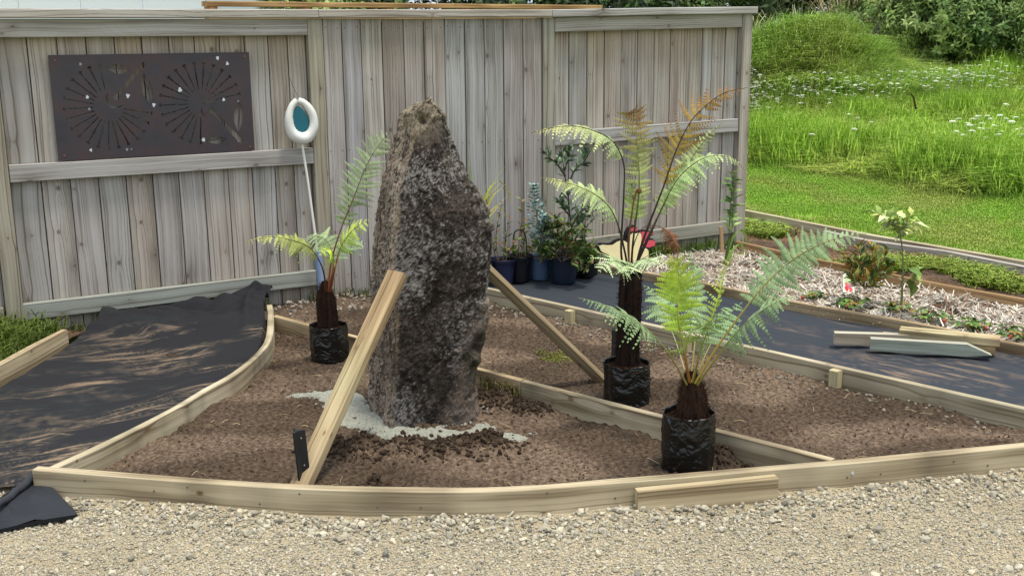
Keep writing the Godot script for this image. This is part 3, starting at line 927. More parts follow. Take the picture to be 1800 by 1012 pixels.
# ------------------------------------------------------------------ fence
func fence() -> void:
	var f := thing("paling_fence", fence_o, "weathered grey timber paling fence with posts, rails and capping behind the garden", "fence")
	f.basis = Basis(fence_d, Vector3.UP, fence_n)
	var rise := func(u: float) -> float: return 0.06 * sm(2.5, 5.2, u)
	var top := func(u: float) -> float: return 1.772 + 0.026 * sm(3.2, 5.2, u) - 0.002 * u * 0.3
	var posts := [-1.78, 0.028, 1.868, 3.494, 5.172]
	var k := 0
	for u in posts:
		var olive := Color(0.80, 0.79, 0.69) if u != 5.172 else Color(0.97, 0.95, 0.90)
		board("post", [Vector3(u, -0.25, 0.002), Vector3(u, 0.4, 0.002), Vector3(u, 1.769 + 0.026 * sm(3.2, 5.2, u), 0.002)], 0.092, 0.098, 3 + k * 5, M.grey, f, [olive * Color(0.85, 0.90, 0.82), olive, olive], Vector3(0, 0, 1), 0.005)
		k += 1
	# palings, panel by panel: [start, end, joints]
	var js := [[-1.73, -1.58, -1.43, -1.28, -1.13, -0.98, -0.83, -0.68, -0.53, -0.38, -0.23, -0.08, -0.019],
		[0.075, 0.239, 0.392, 0.546, 0.698, 0.849, 0.999, 1.146, 1.293, 1.440, 1.584, 1.703, 1.817],
		[1.916, 2.037, 2.161, 2.301, 2.446, 2.586, 2.729, 2.874, 3.013, 3.155, 3.299, 3.444],
		[3.545, 3.680, 3.821, 3.966, 4.104, 4.241, 4.381, 4.523, 4.665, 4.804, 4.891, 5.010, 5.120]]
	var nails := Mb.new()
	for p in 4:
		var j: Array = js[p]
		for i in j.size() - 1:
			var a: float = j[i]
			var b: float = j[i + 1]
			var u := (a + b) * 0.5
			var z := (0.030 if p == 2 else -0.012) + rr(-0.003, 0.003) + (0.004 if i % 2 else 0.0)
			var y0: float = -0.03 + rise.call(u) - (0.06 if p < 2 else 0.0) + (0.06 if p == 2 else 0.0)
			var y1: float = top.call(u) - 0.004
			var t := rr(0.86, 1.08)
			var base := Color(t * rr(0.99, 1.03), t, t * rr(0.97, 1.03))
			if rng.randf() < 0.25:
				base = base * Color(0.92, 0.88, 0.84)
			if p == 2:
				base = base * Color(0.95, 0.96, 0.99)
			var brown := base * Color(1.0, 0.90, 0.77) * rr(0.85, 1.05) if p != 2 else base * Color(0.92, 0.88, 0.82)
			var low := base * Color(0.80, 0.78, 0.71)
			for q in [base, brown, low]:
				q.a = 1.0
			var lean := rr(-0.0015, 0.0015)
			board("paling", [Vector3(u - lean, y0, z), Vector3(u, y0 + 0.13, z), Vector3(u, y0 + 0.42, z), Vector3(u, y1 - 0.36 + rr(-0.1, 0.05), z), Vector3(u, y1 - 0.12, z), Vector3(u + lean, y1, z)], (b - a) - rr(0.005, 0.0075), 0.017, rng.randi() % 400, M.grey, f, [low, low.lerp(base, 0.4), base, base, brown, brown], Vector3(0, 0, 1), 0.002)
			if p == 2:
				for yy in [1.715, 0.96, 0.16]:
					for s in [-0.35, 0.3]:
						var c := Vector3(u + (b - a) * s, yy + rr(-0.006, 0.006), z + 0.0088)
						tube(nails, [c, c + Vector3(0, 0, 0.0015)], [0.0035], 6, [lin(70, 66, 62)])
	# a narrow batten behind every joint keeps the fence closed
	for p in 4:
		for u in js[p]:
			board("joint_batten", [Vector3(u, 0.0 + (0.06 if p == 2 else 0.0), (0.030 if p == 2 else -0.012) - 0.0185), Vector3(u, 1.74, (0.030 if p == 2 else -0.012) - 0.0185)], 0.036, 0.010, int(u * 37.0) + 100, M.grey, f, [Color(0.4, 0.38, 0.36)], Vector3(0, 0, 1), 0.001)
	kind(put("nail_heads", nails.mesh(), M.paint, f), "stuff")
	# rails: from, to, y at each end
	for r in [[-1.72, -0.03, 0.93, 0.93], [-1.72, -0.03, 0.13, 0.13], [-1.72, -0.03, 1.722, 1.722], [0.079, 1.820, 0.932, 0.936], [0.062, 1.800, 0.138, 0.157], [0.079, 1.820, 1.721, 1.719], [3.545, 5.122, 0.954, 0.981], [3.545, 5.122, 0.176, 0.206], [3.545, 5.122, 1.725, 1.748]]:
		var t := rr(0.92, 1.06)
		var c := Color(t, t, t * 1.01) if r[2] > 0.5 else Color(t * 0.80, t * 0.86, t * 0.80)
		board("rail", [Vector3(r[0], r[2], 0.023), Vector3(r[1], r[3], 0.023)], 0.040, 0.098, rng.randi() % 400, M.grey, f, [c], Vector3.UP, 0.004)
	for r in [[1.92, 3.44, 0.96], [1.92, 3.44, 0.15], [1.92, 3.44, 1.70]]:
		board("rail", [Vector3(r[0], r[2], -0.008), Vector3(r[1], r[2], -0.008)], 0.040, 0.095, rng.randi() % 400, M.grey, f, [Color.WHITE], Vector3.UP, 0.004)
	# capping in lengths
	for r in [[-1.86, 0.020], [0.022, 1.882], [1.885, 3.50], [3.503, 5.232]]:
		var a: float = r[0]
		var b: float = r[1]
		board("capping", [Vector3(a, top.call(a) + 0.027, 0.012), Vector3((a + b) / 2, top.call((a + b) / 2) + 0.027, 0.012), Vector3(b, top.call(b) + 0.027, 0.012)], 0.145, 0.050, rng.randi() % 400, M.grey, f, [Color(1.08, 1.08, 1.07)], Vector3.UP, 0.005)

func to_fence(u: float, y: float, n: float) -> Vector3:
	return fence_o + fence_d * u + fence_n * n + Vector3.UP * y

func wall_art() -> void:
	var t := thing("wall_art_panel", to_fence(0.338, 0.988, 0.036), "dark steel wall art panel cut with two round flower bursts, on the left of the fence", "wall art")
	t.basis = Basis(fence_d, Vector3.UP, fence_n)
	var w := 1.118
	var h := 0.587
	var holes := []
	var spoke := func(c: Vector2, deg: float, r0: float, r1: float, hw: float, head: float) -> PackedVector2Array:
		var d := Vector2.from_angle(deg_to_rad(deg))
		var s := Vector2(-d.y, d.x)
		var poly := PackedVector2Array([c + d * r0 + s * hw * 0.7, c + d * r0 - s * hw * 0.7, c + d * (r1 - head * 0.8) - s * hw])
		for k in 7:
			var a := deg_to_rad(-120.0 + 240.0 * k / 6.0)
			poly.append(c + d * (r1 + head * cos(a) * 0.8) + s * head * sin(a) * 1.25)
		poly.append(c + d * (r1 - head * 0.8) + s * hw)
		return poly
	for k in 19:
		holes.append(spoke.call(Vector2(0.295, 0.294), 97.0 + 252.0 * k / 18.0, 0.082 if k > 2 else 0.10, 0.237, 0.0046, 0.0095))
		holes.append(spoke.call(Vector2(0.816, 0.294), 12.0 + 253.0 * k / 18.0, 0.078, 0.235, 0.0046, 0.0095))
	var vane := func(a: Vector2, b: Vector2, wl: float, wr: float) -> PackedVector2Array:
		var poly := PackedVector2Array()
		var s := (b - a).orthogonal().normalized()
		for k in 9:
			poly.append(a.lerp(b, k / 8.0) + s * wl * sin(PI * k / 8.0))
		for k in range(7, 0, -1):
			poly.append(a.lerp(b, k / 8.0) + s * wr * sin(PI * k / 8.0))
		return poly
	for l in [[Vector2(0.302, 0.513), Vector2(0.431, 0.500), 0.032], [Vector2(0.500, 0.478), Vector2(0.535, 0.294), 0.036], [Vector2(1.046, 0.297), Vector2(1.026, 0.115), 0.034], [Vector2(0.828, 0.074), Vector2(0.954, 0.078), 0.026]]:
		holes.append(vane.call(l[0], l[1], l[2], 0.004))
		holes.append(vane.call(l[0], l[1], -0.004, -l[2] * 0.75))
	var stalk := func(a: Vector2, b: Vector2) -> PackedVector2Array:
		var d := (b - a).normalized()
		var s := d.orthogonal()
		return PackedVector2Array([a + s * 0.018 - d * 0.004, a - s * 0.018 - d * 0.004, a + d * 0.04 - s * 0.0105, b - s * 0.0125, b + d * 0.012 + s * 0.0, b + s * 0.0125, a + d * 0.04 + s * 0.0105])
	holes.append(stalk.call(Vector2(0.335, 0.337), Vector2(0.508, 0.530)))
	holes.append(stalk.call(Vector2(0.866, 0.262), Vector2(1.040, 0.058)))
	var arc := func(c: Vector2, a0: float, a1: float, r: float, hw: float) -> PackedVector2Array:
		var poly := PackedVector2Array()
		for k in 13:
			var f := k / 12.0
			poly.append(c + Vector2.from_angle(deg_to_rad(lerpf(a0, a1, f))) * (r + hw * sin(PI * f)))
		for k in range(11, 0, -1):
			var f := k / 12.0
			poly.append(c + Vector2.from_angle(deg_to_rad(lerpf(a0, a1, f))) * (r - hw * sin(PI * f)))
		return poly
	holes.append(arc.call(Vector2(0.338, 0.338), 140.0, 320.0, 0.050, 0.010))
	holes.append(arc.call(Vector2(0.868, 0.256), 50.0, 140.0, 0.052, 0.010))
	holes.append(arc.call(Vector2(0.868, 0.256), 165.0, 235.0, 0.052, 0.006))
	# cut the sheet up small, so that every hole becomes part of some outline
	var mb := Mb.new()
	var nx := 43
	var ny := 23
	for cx in nx:
		for cy in ny:
			var a := Vector2(w * cx / nx, h * cy / ny)
			var b := Vector2(w * (cx + 1) / nx, h * (cy + 1) / ny)
			var pieces := [PackedVector2Array([a, Vector2(b.x, a.y), b, Vector2(a.x, b.y)])]
			for hole in holes:
				var next := []
				for piece in pieces:
					if Geometry2D.intersect_polygons(piece, hole).is_empty():
						next.append(piece)
						continue
					for left in Geometry2D.clip_polygons(piece, hole):
						if absf(area(left)) > 1e-8 and not Geometry2D.is_polygon_clockwise(left):
							next.append(left)
				pieces = next
			for piece in pieces:
				plate(mb, piece, 0.004)
	for hole in holes:
		rim(mb, hole, 0.004)
	rim(mb, PackedVector2Array([Vector2(0, 0), Vector2(w, 0), Vector2(w, h), Vector2(0, h)]), 0.004)
	put("steel_sheet", mb.mesh(), M.steel, t)
	var dr := Mb.new()
	for d in [[0.405, 0.352, 0.014], [0.700, 0.377, 0.015], [0.815, 0.080, 0.013], [0.930, 0.555, 0.012], [0.985, 0.522, 0.012], [0.178, 0.053, 0.010], [0.185, 0.352, 0.011], [0.190, 0.285, 0.008], [0.165, 0.535, 0.009], [0.545, 0.295, 0.013], [0.950, 0.312, 0.011], [0.375, 0.046, 0.009], [0.400, 0.046, 0.006], [1.036, 0.300, 0.006], [1.02, 0.062, 0.005]]:
		var c := Vector3(d[0], d[1], 0.0006)
		var turn := rr(0.0, 6.0)
		for k in 9:
			var a0 := TAU * k / 9.0
			var a1 := TAU * (k + 1) / 9.0
			var r0: float = d[2] * (0.6 + 0.5 * absf(sin(a0 * 1.5 + turn)))
			var r1: float = d[2] * (0.6 + 0.5 * absf(sin(a1 * 1.5 + turn)))
			dr.tri(c + Vector3(0, 0, 0.0015), c + Vector3(cos(a0) * r0 * 0.8, sin(a0) * r0, 0), c + Vector3(cos(a1) * r1 * 0.8, sin(a1) * r1, 0), Vector3(0, 0, 1), lin(190, 196, 202) * (1.0 if d[2] > 0.0095 else 0.5))
	kind(put("white_splashes", dr.mesh(), M.paint, t), "stuff")
	var sc := Mb.new()
	for p in [Vector3(0.035, 0.558, 0), Vector3(0.035, 0.03, 0), Vector3(1.09, 0.562, 0), Vector3(1.09, 0.025, 0)]:
		tube(sc, [p, p + Vector3(0, 0, 0.003)], [0.006], 8, [lin(120, 78, 58)])
	put("screws", sc.mesh(), M.paint, t)

func area(p: PackedVector2Array) -> float:
	var s := 0.0
	for i in p.size():
		s += p[i].cross(p[(i + 1) % p.size()])
	return s / 2.0

func plate(mb: Mb, poly: PackedVector2Array, depth: float) -> void:
	var ix := Geometry2D.triangulate_polygon(poly)
	for e in [0.0, -depth]:
		var at := mb.v.size()
		for p in poly:
			mb.vert(Vector3(p.x, p.y, e), Vector3(0, 0, 1.0 if e == 0.0 else -1.0))
		for k in range(0, ix.size(), 3):
			mb.face(at + ix[k], at + ix[k + 1], at + ix[k + 2])

func rim(mb: Mb, poly: PackedVector2Array, depth: float) -> void:
	for i in poly.size():
		var p := poly[i]
		var q := poly[(i + 1) % poly.size()]
		var n := Vector2(-(q - p).y, (q - p).x).normalized()
		mb.quad(Vector3(p.x, p.y, 0), Vector3(q.x, q.y, 0), Vector3(q.x, q.y, -depth), Vector3(p.x, p.y, -depth), Vector3(n.x, n.y, 0))

func drop_sculpture() -> void:
	var t := thing("garden_sculpture", to_fence(1.806, 0.0, 0.10), "white ceramic teardrop ring with teal glass on a thin pole leaning against the fence post", "sculpture")
	t.basis = Basis(fence_d, Vector3.UP, fence_n)
	var off := Vector3(-1.806, 0.0, -0.10)
	# ring: a fat tube round a teardrop, thinner at the top
	var outer: Array = [Vector3(1.717, 1.284, 0.090), Vector3(1.683, 1.248, 0.090), Vector3(1.662, 1.184, 0.090), Vector3(1.666, 1.118, 0.090), Vector3(1.692, 1.072, 0.090), Vector3(1.741, 1.052, 0.090), Vector3(1.785, 1.071, 0.090), Vector3(1.813, 1.122, 0.090), Vector3(1.812, 1.184, 0.090), Vector3(1.790, 1.234, 0.090), Vector3(1.759, 1.269, 0.090), Vector3(1.728, 1.281, 0.090)]
	var pts := []
	var rad := []
	var line := curve_of(outer, 46)
	for i in line.size():
		var f := float(i) / (line.size() - 1)
		pts.append(line[i] + off + Vector3(0, 0, 0.010 * sin(f * PI)))
		rad.append(0.019 + 0.008 * sm(0.05, 0.3, f) * (1.0 - sm(0.8, 1.0, f)) + 0.011 * exp(-pow((f - 0.47) / 0.16, 2.0)) + 0.0015 * nz.get_noise_2d(f * 12.0, 3.0))
	var mb := Mb.new()
	var cs := []
	for i in line.size():
		cs.append(lin(226, 226, 222) * (0.92 + 0.16 * nf.get_noise_2d(i * 0.25, 8.0)))
	tube(mb, pts, rad, 16, cs)
	put("ceramic_ring", mb.mesh(), M.glaze, t)
	var gl := Mb.new()
	var hole := PackedVector2Array()
	for p in [Vector3(1.715, 1.250, 0.090), Vector3(1.689, 1.210, 0.090), Vector3(1.678, 1.155, 0.090), Vector3(1.686, 1.107, 0.090), Vector3(1.717, 1.078, 0.090), Vector3(1.760, 1.086, 0.090), Vector3(1.784, 1.130, 0.090), Vector3(1.780, 1.179, 0.090), Vector3(1.753, 1.221, 0.090), Vector3(1.726, 1.250, 0.090)]:
		hole.append(Vector2(p.x - 1.806, p.y))
	prism(gl, hole, Transform3D(Basis.IDENTITY, Vector3(0, 0, 0.004)), 0.012, lin(28, 96, 112), lin(24, 84, 98))
	put("teal_glass", gl.mesh(), M.plastic, t)
	var rod := Mb.new()
	tube(rod, [Vector3(1.735, 1.02, 0.10) + off, Vector3(1.758, 0.80, 0.10) + off, Vector3(1.795, 0.33, 0.115) + off], [0.0075, 0.0075, 0.0085], 10, [lin(222, 220, 214)])
	put("pole", rod.mesh(), M.paint, t)
	var bs := Mb.new()
	tube(bs, [Vector3(1.795, 0.345, 0.115) + off, Vector3(1.799, 0.28, 0.117) + off, Vector3(1.809, 0.14, 0.12) + off, Vector3(1.822, -0.02, 0.12) + off], [0.015, 0.024, 0.027, 0.029], 14, [lin(120, 142, 176), lin(120, 142, 176), lin(136, 152, 176), lin(110, 126, 150)])
	put("blue_base", bs.mesh(), M.paint, t)
	var cd := Mb.new()
	var cord: Array = [Vector3(1.744, 1.282, 0.060), Vector3(1.706, 1.372, 0.060), Vector3(1.678, 1.448, 0.060), Vector3(1.667, 1.374, 0.060), Vector3(1.660, 1.312, 0.060), Vector3(1.648, 1.217, 0.060)]
	tube(cd, cord.map(func(p): return p + off), [0.0022], 5, [lin(110, 100, 88)])
	put("cord", cd.mesh(), M.paint, t)

# ------------------------------------------------------------------ the standing stone
func standing_stone() -> void:
	# height, left edge, ridge, right edge (x); the ridge faces the camera
	var rows := [[-0.08, -0.66, -0.522, -0.155], [0.086, -0.657, -0.515, -0.154], [0.264, -0.642, -0.500, -0.131], [0.364, -0.637, -0.492, -0.118], [0.464, -0.634, -0.486, -0.106], [0.562, -0.634, -0.486, -0.094], [0.660, -0.626, -0.492, -0.082], [0.756, -0.620, -0.489, -0.068], [0.852, -0.606, -0.481, -0.072], [0.947, -0.584, -0.474, -0.088], [1.041, -0.556, -0.468, -0.138], [1.134, -0.529, -0.433, -0.178], [1.226, -0.506, -0.408, -0.219], [1.300, -0.490, -0.402, -0.255], [1.345, -0.482, -0.398, -0.276], [1.372, -0.440, -0.392, -0.292], [1.395, -0.405, -0.372, -0.315]]
	var cells := FastNoiseLite.new()
	cells.noise_type = FastNoiseLite.TYPE_CELLULAR
	cells.cellular_return_type = FastNoiseLite.RETURN_CELL_VALUE
	cells.cellular_jitter = 1.0
	cells.frequency = 7.0
	cells.seed = 12
	var segs := 250
	var steps := 300
	var mb := Mb.new()
	var base := Vector3(-0.40, 0.0, -4.70)
	var y0 := -0.06
	var y1 := 1.402
	for j in steps + 1:
		var y := lerpf(y0, y1, float(j) / steps)
		var i := 0
		while i < rows.size() - 2 and rows[i + 1][0] < y:
			i += 1
		var f := clampf((y - rows[i][0]) / (rows[i + 1][0] - rows[i][0]), 0.0, 1.0)
		var xl: float = lerpf(rows[i][1], rows[i + 1][1], f)
		var xe: float = lerpf(rows[i][2], rows[i + 1][2], f)
		var xr: float = lerpf(rows[i][3], rows[i + 1][3], f)
		var lean := 0.05 * y
		var deep := 1.0 - 0.55 * sm(0.75, 1.40, y)
		var zr := -4.535 - lean - 0.10 * sm(0.9, 1.4, y)
		var ring := [Vector2(xe, zr), Vector2(lerpf(xe, xr, 0.55), zr - 0.035), Vector2(xr - 0.012, zr - 0.085), Vector2(xr - 0.004, zr - 0.16 * deep), Vector2(xr - 0.06, zr - 0.36 * deep), Vector2(lerpf(xl, xr, 0.45), zr - 0.42 * deep), Vector2(xl + 0.03, zr - 0.36 * deep), Vector2(xl, zr - 0.26 * deep), Vector2(lerpf(xl, xe, 0.45), zr - 0.13 * deep), Vector2(lerpf(xl, xe, 0.86), zr - 0.018 * deep)]
		# even steps along the outline
		var ls := [0.0]
		for k in ring.size():
			ls.append(ls[-1] + (ring[(k + 1) % ring.size()] - ring[k]).length())
		var total: float = ls[-1]
		var k := 0
		for s in segs + 1:
			var d := total * float(s % segs) / segs
			if s % segs == 0:
				k = 0
			while k < ring.size() - 1 and ls[k + 1] < d:
				k += 1
			var p: Vector2 = ring[k].lerp(ring[(k + 1) % ring.size()], (d - ls[k]) / maxf(ls[k + 1] - ls[k], 1e-5))
			var q := Vector3(p.x, y, p.y)
			var out := Vector3(q.x - (xl + xr) * 0.5, 0.0, (q.z - (zr - 0.2 * deep)) * 0.8).normalized()
			var close := 1.0 - sm(1.372, 1.402, y)
			var crag := maxf(0.0, nf.get_noise_3d(q.x * 6.0 + 20.0, q.y * 3.0, q.z * 6.0) - 0.05)
			var chip := cells.get_noise_3d(q.x * 1.0 + 0.02 * nf.get_noise_3d(q.x * 20.0, q.y * 20.0, q.z * 20.0), q.y * 0.55, q.z * 1.0)
			var chip2 := cells.get_noise_3d(q.x * 2.6 + 5.0, q.y * 1.7, q.z * 2.6)
			var on_ridge := 1.0 - 0.75 * exp(-pow((q.x - xe) / 0.035, 2.0)) * sm(zr - 0.12, zr - 0.03, q.z)
			var rough := on_ridge * (0.014 * chip + 0.006 * chip2 - 0.030 * crag) + 0.014 * nf.get_noise_3d(q.x * 4.5, q.y * 3.6, q.z * 4.5) + 0.012 * absf(nf.get_noise_3d(q.x * 9.0 + 4.0, q.y * 7.0, q.z * 9.0)) + 0.005 * nf.get_noise_3d(q.x * 30.0, q.y * 30.0, q.z * 30.0) + 0.004 * absf(nf.get_noise_3d(q.x * 60.0, q.y * 60.0, q.z * 60.0 + 9.0)) + 0.003 * nz.get_noise_3d(q.x * 160.0, q.y * 160.0, q.z * 160.0)
			# broken steps on the right edge, a pocket near the top
			var right := sm(xr - 0.09, xr, q.x) * sm(zr - 0.3, zr - 0.05, q.z)
			rough -= right * 0.022 * sm(0.1, 0.2, nf.get_noise_2d(y * 5.5, 3.0) + 0.15)
			rough -= 0.045 * exp(-(pow((q.x + 0.372) / 0.022, 2.0) + pow((y - 1.322) / 0.020, 2.0))) * (1.0 if q.z > zr - 0.2 else 0.0)
			rough -= 0.020 * exp(-pow((q.x - xl - 0.03) / 0.012, 2.0)) * sm(1.2, 1.34, y)
			for h in [[-0.152, 0.345], [-0.165, 0.27], [-0.135, 0.385]]:
				rough -= 0.012 * exp(-(pow((q.x - h[0]) / 0.022, 2.0) + pow((y - h[1]) / 0.022, 2.0))) * (1.0 if q.z > zr - 0.12 else 0.0)
			var mid := Vector3((xl * 0.4 + xr * 0.6), y, zr - 0.14 * deep)
			q = mid + (q - mid) * (0.25 + 0.75 * pow(close, 0.5))
			q += out * rough
			q.y += (1.0 - close) * 0.004 + (0.010 * nf.get_noise_2d(q.x * 20.0, q.z * 20.0) + 0.020 * nz.get_noise_2d(q.x * 9.0, q.z * 9.0)) * sm(1.25, 1.4, y)
			mb.vert(q - base, out, Vector2.ZERO, stone_colour(q, xl, xe, xr, zr))
	var w := segs + 1
	for j in steps:
		for s in segs:
			mb.idx.append_array(PackedInt32Array([j * w + s, (j + 1) * w + s + 1, j * w + s + 1, j * w + s, (j + 1) * w + s, (j + 1) * w + s + 1]))
	# normals from the grid
	for j in steps + 1:
		for s in w:
			var a := mb.v[j * w + (s + 1) % segs] - mb.v[j * w + (s - 1 + segs) % segs]
			var b := mb.v[mini(j + 1, steps) * w + s] - mb.v[maxi(j - 1, 0) * w + s]
			var n := a.cross(b).normalized()
			mb.n[j * w + s] = n if n.dot(mb.n[j * w + s]) > 0.0 else -n
	var idx := mb.idx
	mb.idx = PackedInt32Array()
	for k in range(0, idx.size(), 3):
		mb.face(idx[k], idx[k + 1], idx[k + 2])
	var lid := mb.vert(Vector3(-0.335, 1.412, -4.80) - base, Vector3.UP, Vector2.ZERO, lin(170, 158, 134))
	for s in segs:
		mb.face(lid, steps * w + s, steps * w + s + 1)
	var o := put("standing_stone", mb.mesh(), M.lichen_stone)
	o.position = base
	tag(o, "tall dark standing stone mottled with grey lichen, set upright in concrete", "standing stone")

func stone_colour(q: Vector3, xl: float, xe: float, xr: float, zr: float) -> Color:
	var a := nf.get_noise_3d(q.x * 10.0, q.y * 10.0, q.z * 10.0)
	var b := 0.60 * nf.get_noise_3d(q.x * 70.0 + 7.0, q.y * 62.0, q.z * 70.0) + 0.80 * nf.get_noise_3d(q.x * 180.0, q.y * 170.0 + 3.0, q.z * 180.0)
	var c := nz.get_noise_3d(q.x * 120.0, q.y * 120.0, q.z * 120.0)
	var d := nz.get_noise_3d(q.x * 3.0, q.y * 2.6 + 47.0, q.z * 3.0)
	var left := 1.0 - sm(xe - 0.008, xe + 0.006, q.x + 0.012 * a)
	var col := lin(48, 43, 40).lerp(lin(76, 68, 62), clampf(0.5 + a * 1.6, 0, 1))
	# pale lichen rosettes on the broad face
	var grow := sm(-0.02, 0.10, b + 0.55 * d + 0.22 * a)
	col = col.lerp(lin(94, 89, 86), grow * 0.7)
	col = col.lerp(lin(136, 132, 129), sm(0.20, 0.29, b + 0.55 * d + 0.15 * a) * 0.8)
	col = col.lerp(lin(34, 31, 29), sm(0.16, 0.26, -b + 0.2 * c) * 0.8)
	# bare brown rock low on the right
	var bare := sm(-0.02, 0.12, q.x - lerpf(-0.20, -0.36, sm(0.5, 0.0, q.y)) + 0.05 * d) * sm(0.58, 0.40, q.y + 0.1 * a)
	col = col.lerp(lin(118, 104, 92).lerp(lin(92, 82, 74), clampf(0.5 + 2.0 * a, 0, 1)), bare * 0.75)
	# brown flaking side
	var side := lin(116, 102, 90).lerp(lin(150, 134, 119), clampf(0.5 + 1.8 * nf.get_noise_3d(q.x * 16.0, q.y * 6.0, q.z * 16.0), 0, 1))
	side = side.lerp(lin(84, 72, 62), sm(0.10, 0.3, nf.get_noise_3d(q.x * 22.0, q.y * 16.0 + 5.0, q.z * 22.0)))
	side = side.lerp(lin(62, 54, 48), sm(0.16, 0.30, nz.get_noise_3d(q.x * 50.0, q.y * 24.0 + 9.0, q.z * 50.0)) * 0.8)
	side = side.lerp(lin(176, 164, 150), sm(0.24, 0.42, nz.get_noise_3d(q.x * 85.0, q.y * 50.0, q.z * 85.0) + 0.45 * d) * 0.75)
	col = col.lerp(side, left)
	# pale worn ridge, edge and crown
	var ridge := exp(-pow((q.x - xe + 0.004) / 0.012, 2.0)) * (0.35 + 0.65 * sm(-0.1, 0.25, nz.get_noise_2d(q.y * 5.0, 4.0))) * sm(zr - 0.1, zr - 0.02, q.z)
	col = col.lerp(lin(164, 144, 116), ridge * 0.5 * sm(-0.05, 0.2, a + b))
	var edge := sm(xr - 0.022, xr - 0.002, q.x) * sm(0.35, 0.6, q.y)
	col = col.lerp(lin(166, 150, 126), edge * (0.45 + 0.9 * a))
	col = col.lerp(lin(166, 154, 134).lerp(lin(86, 76, 64), clampf(0.5 + 3.0 * b, 0, 1)), sm(1.20, 1.38, q.y + 0.08 * a) * 0.75)
	# moss holes
	for h in [[-0.152, 0.345], [-0.165, 0.27], [-0.135, 0.385], [-0.20, 0.31]]:
		var g := exp(-(pow((q.x - h[0]) / 0.026, 2.0) + pow((q.y - h[1]) / 0.022, 2.0)) * (1.0 + a)) if q.z > zr - 0.16 else 0.0
		col = col.lerp(lin(34, 32, 24), clampf(g * 1.3, 0, 0.9))
	var moss := sm(0.16, 0.34, a + 0.2 * c) * sm(-0.30, -0.2, q.x) * sm(0.55, 0.4, q.y) * sm(0.1, 0.25, q.y)
	col = col.lerp(lin(86, 84, 48), moss * 0.6)
	col *= 1.08
	col.a = 1.0
	return col

func concrete() -> void:
	var blobs := [[Vector3(-1.013, -0.000, -5.097), Vector3(-0.848, 0.000, -5.058), 0.100], [Vector3(-0.814, 0.000, -5.015), Vector3(-0.710, -0.000, -4.688), 0.12], [Vector3(-0.660, 0.000, -4.657), Vector3(-0.493, 0.000, -4.489), 0.09], [Vector3(-0.494, 0.000, -4.503), Vector3(-0.200, -0.000, -4.475), 0.075], [Vector3(-0.200, 0.000, -4.489), Vector3(0.007, -0.000, -4.443), 0.065], [Vector3(-0.539, 0.000, -4.706), Vector3(-0.259, 0.000, -4.699), 0.12], [Vector3(-0.133, 0.000, -4.550), Vector3(-0.103, 0.000, -4.480), 0.06]]
	kind_of_slab(blobs)

func kind_of_slab(blobs: Array) -> void:
	var hf := func(x: float, z: float) -> float:
		var m := -1.0
		for b in blobs:
			var q := Vector2(b[1].x - b[0].x, b[1].z - b[0].z)
			var r := Vector2(x - b[0].x, z - b[0].z)
			m = maxf(m, b[2] - (r - q * clampf(r.dot(q) / q.length_squared(), 0.0, 1.0)).length())
		return m + 0.022 * nf.get_noise_2d(x * 9.0, z * 9.0) + 0.012 * nf.get_noise_2d(x * 30.0, z * 30.0)
	var smooth_part: Vector3 = Vector3(-0.247, 0.000, -4.449)
	var o := sheet("concrete_footing", 190, 130, func(i, j):
		var x = -1.10 + 1.35 * i / 190.0
		var z = -5.05 + 0.80 * j / 130.0
		var m: float = hf.call(x, z)
		var lump := 1.0 - sm(0.25, 0.12, Vector2(x - smooth_part.x, z - smooth_part.z).length() * 1.0)
		lump = sm(0.10, 0.30, Vector2(x - smooth_part.x, (z - smooth_part.z) * 2.0).length())
		var y := soil_h(x, z) * (1.0 - 0.4 * sm(0.0, 0.04, m)) - 0.006 + 0.016 * sm(-0.01, 0.045, m)
		y += sm(0.0, 0.03, m) * (0.009 * nf.get_noise_2d(x * 16.0, z * 16.0) + 0.007 * nf.get_noise_2d(x * 45.0, z * 45.0)) * (0.15 + 0.85 * lump)
		return Vector3(x, y, z), func(p): return hf.call(p.x, p.z) > -0.012,
		func(p):
			var m: float = hf.call(p.x, p.z)
			return lin(120, 100, 84).lerp(lin(204, 204, 197), sm(-0.006, 0.020, m + 0.01 * nf.get_noise_2d(p.x * 40.0, p.z * 40.0))), M.concrete)
	tag(o, "splash of pale grey concrete spread round the foot of the standing stone", "concrete")
	# lumps of set concrete and gravel round its rim
	var xf := []
	var cs := []
	for k in 420:
		var x := rr(-1.12, 0.25)
		var z := rr(-5.0, -4.25)
		var m: float = hf.call(x, z)
		if m < -0.035 or m > 0.05:
			continue
		var s := rr(0.005, 0.020)
		if x > -0.45 and m > 0.01 and z > -4.6:
			continue
		xf.append(Transform3D(rough_turn().scaled(Vector3.ONE * s), Vector3(x, soil_h(x, z) + 0.008, z)))
		cs.append(lin(168, 164, 152) * rr(0.4, 0.9))
	scatter("concrete_crumbs", rock(77, 0.75), M.stone_chip, xf, cs)

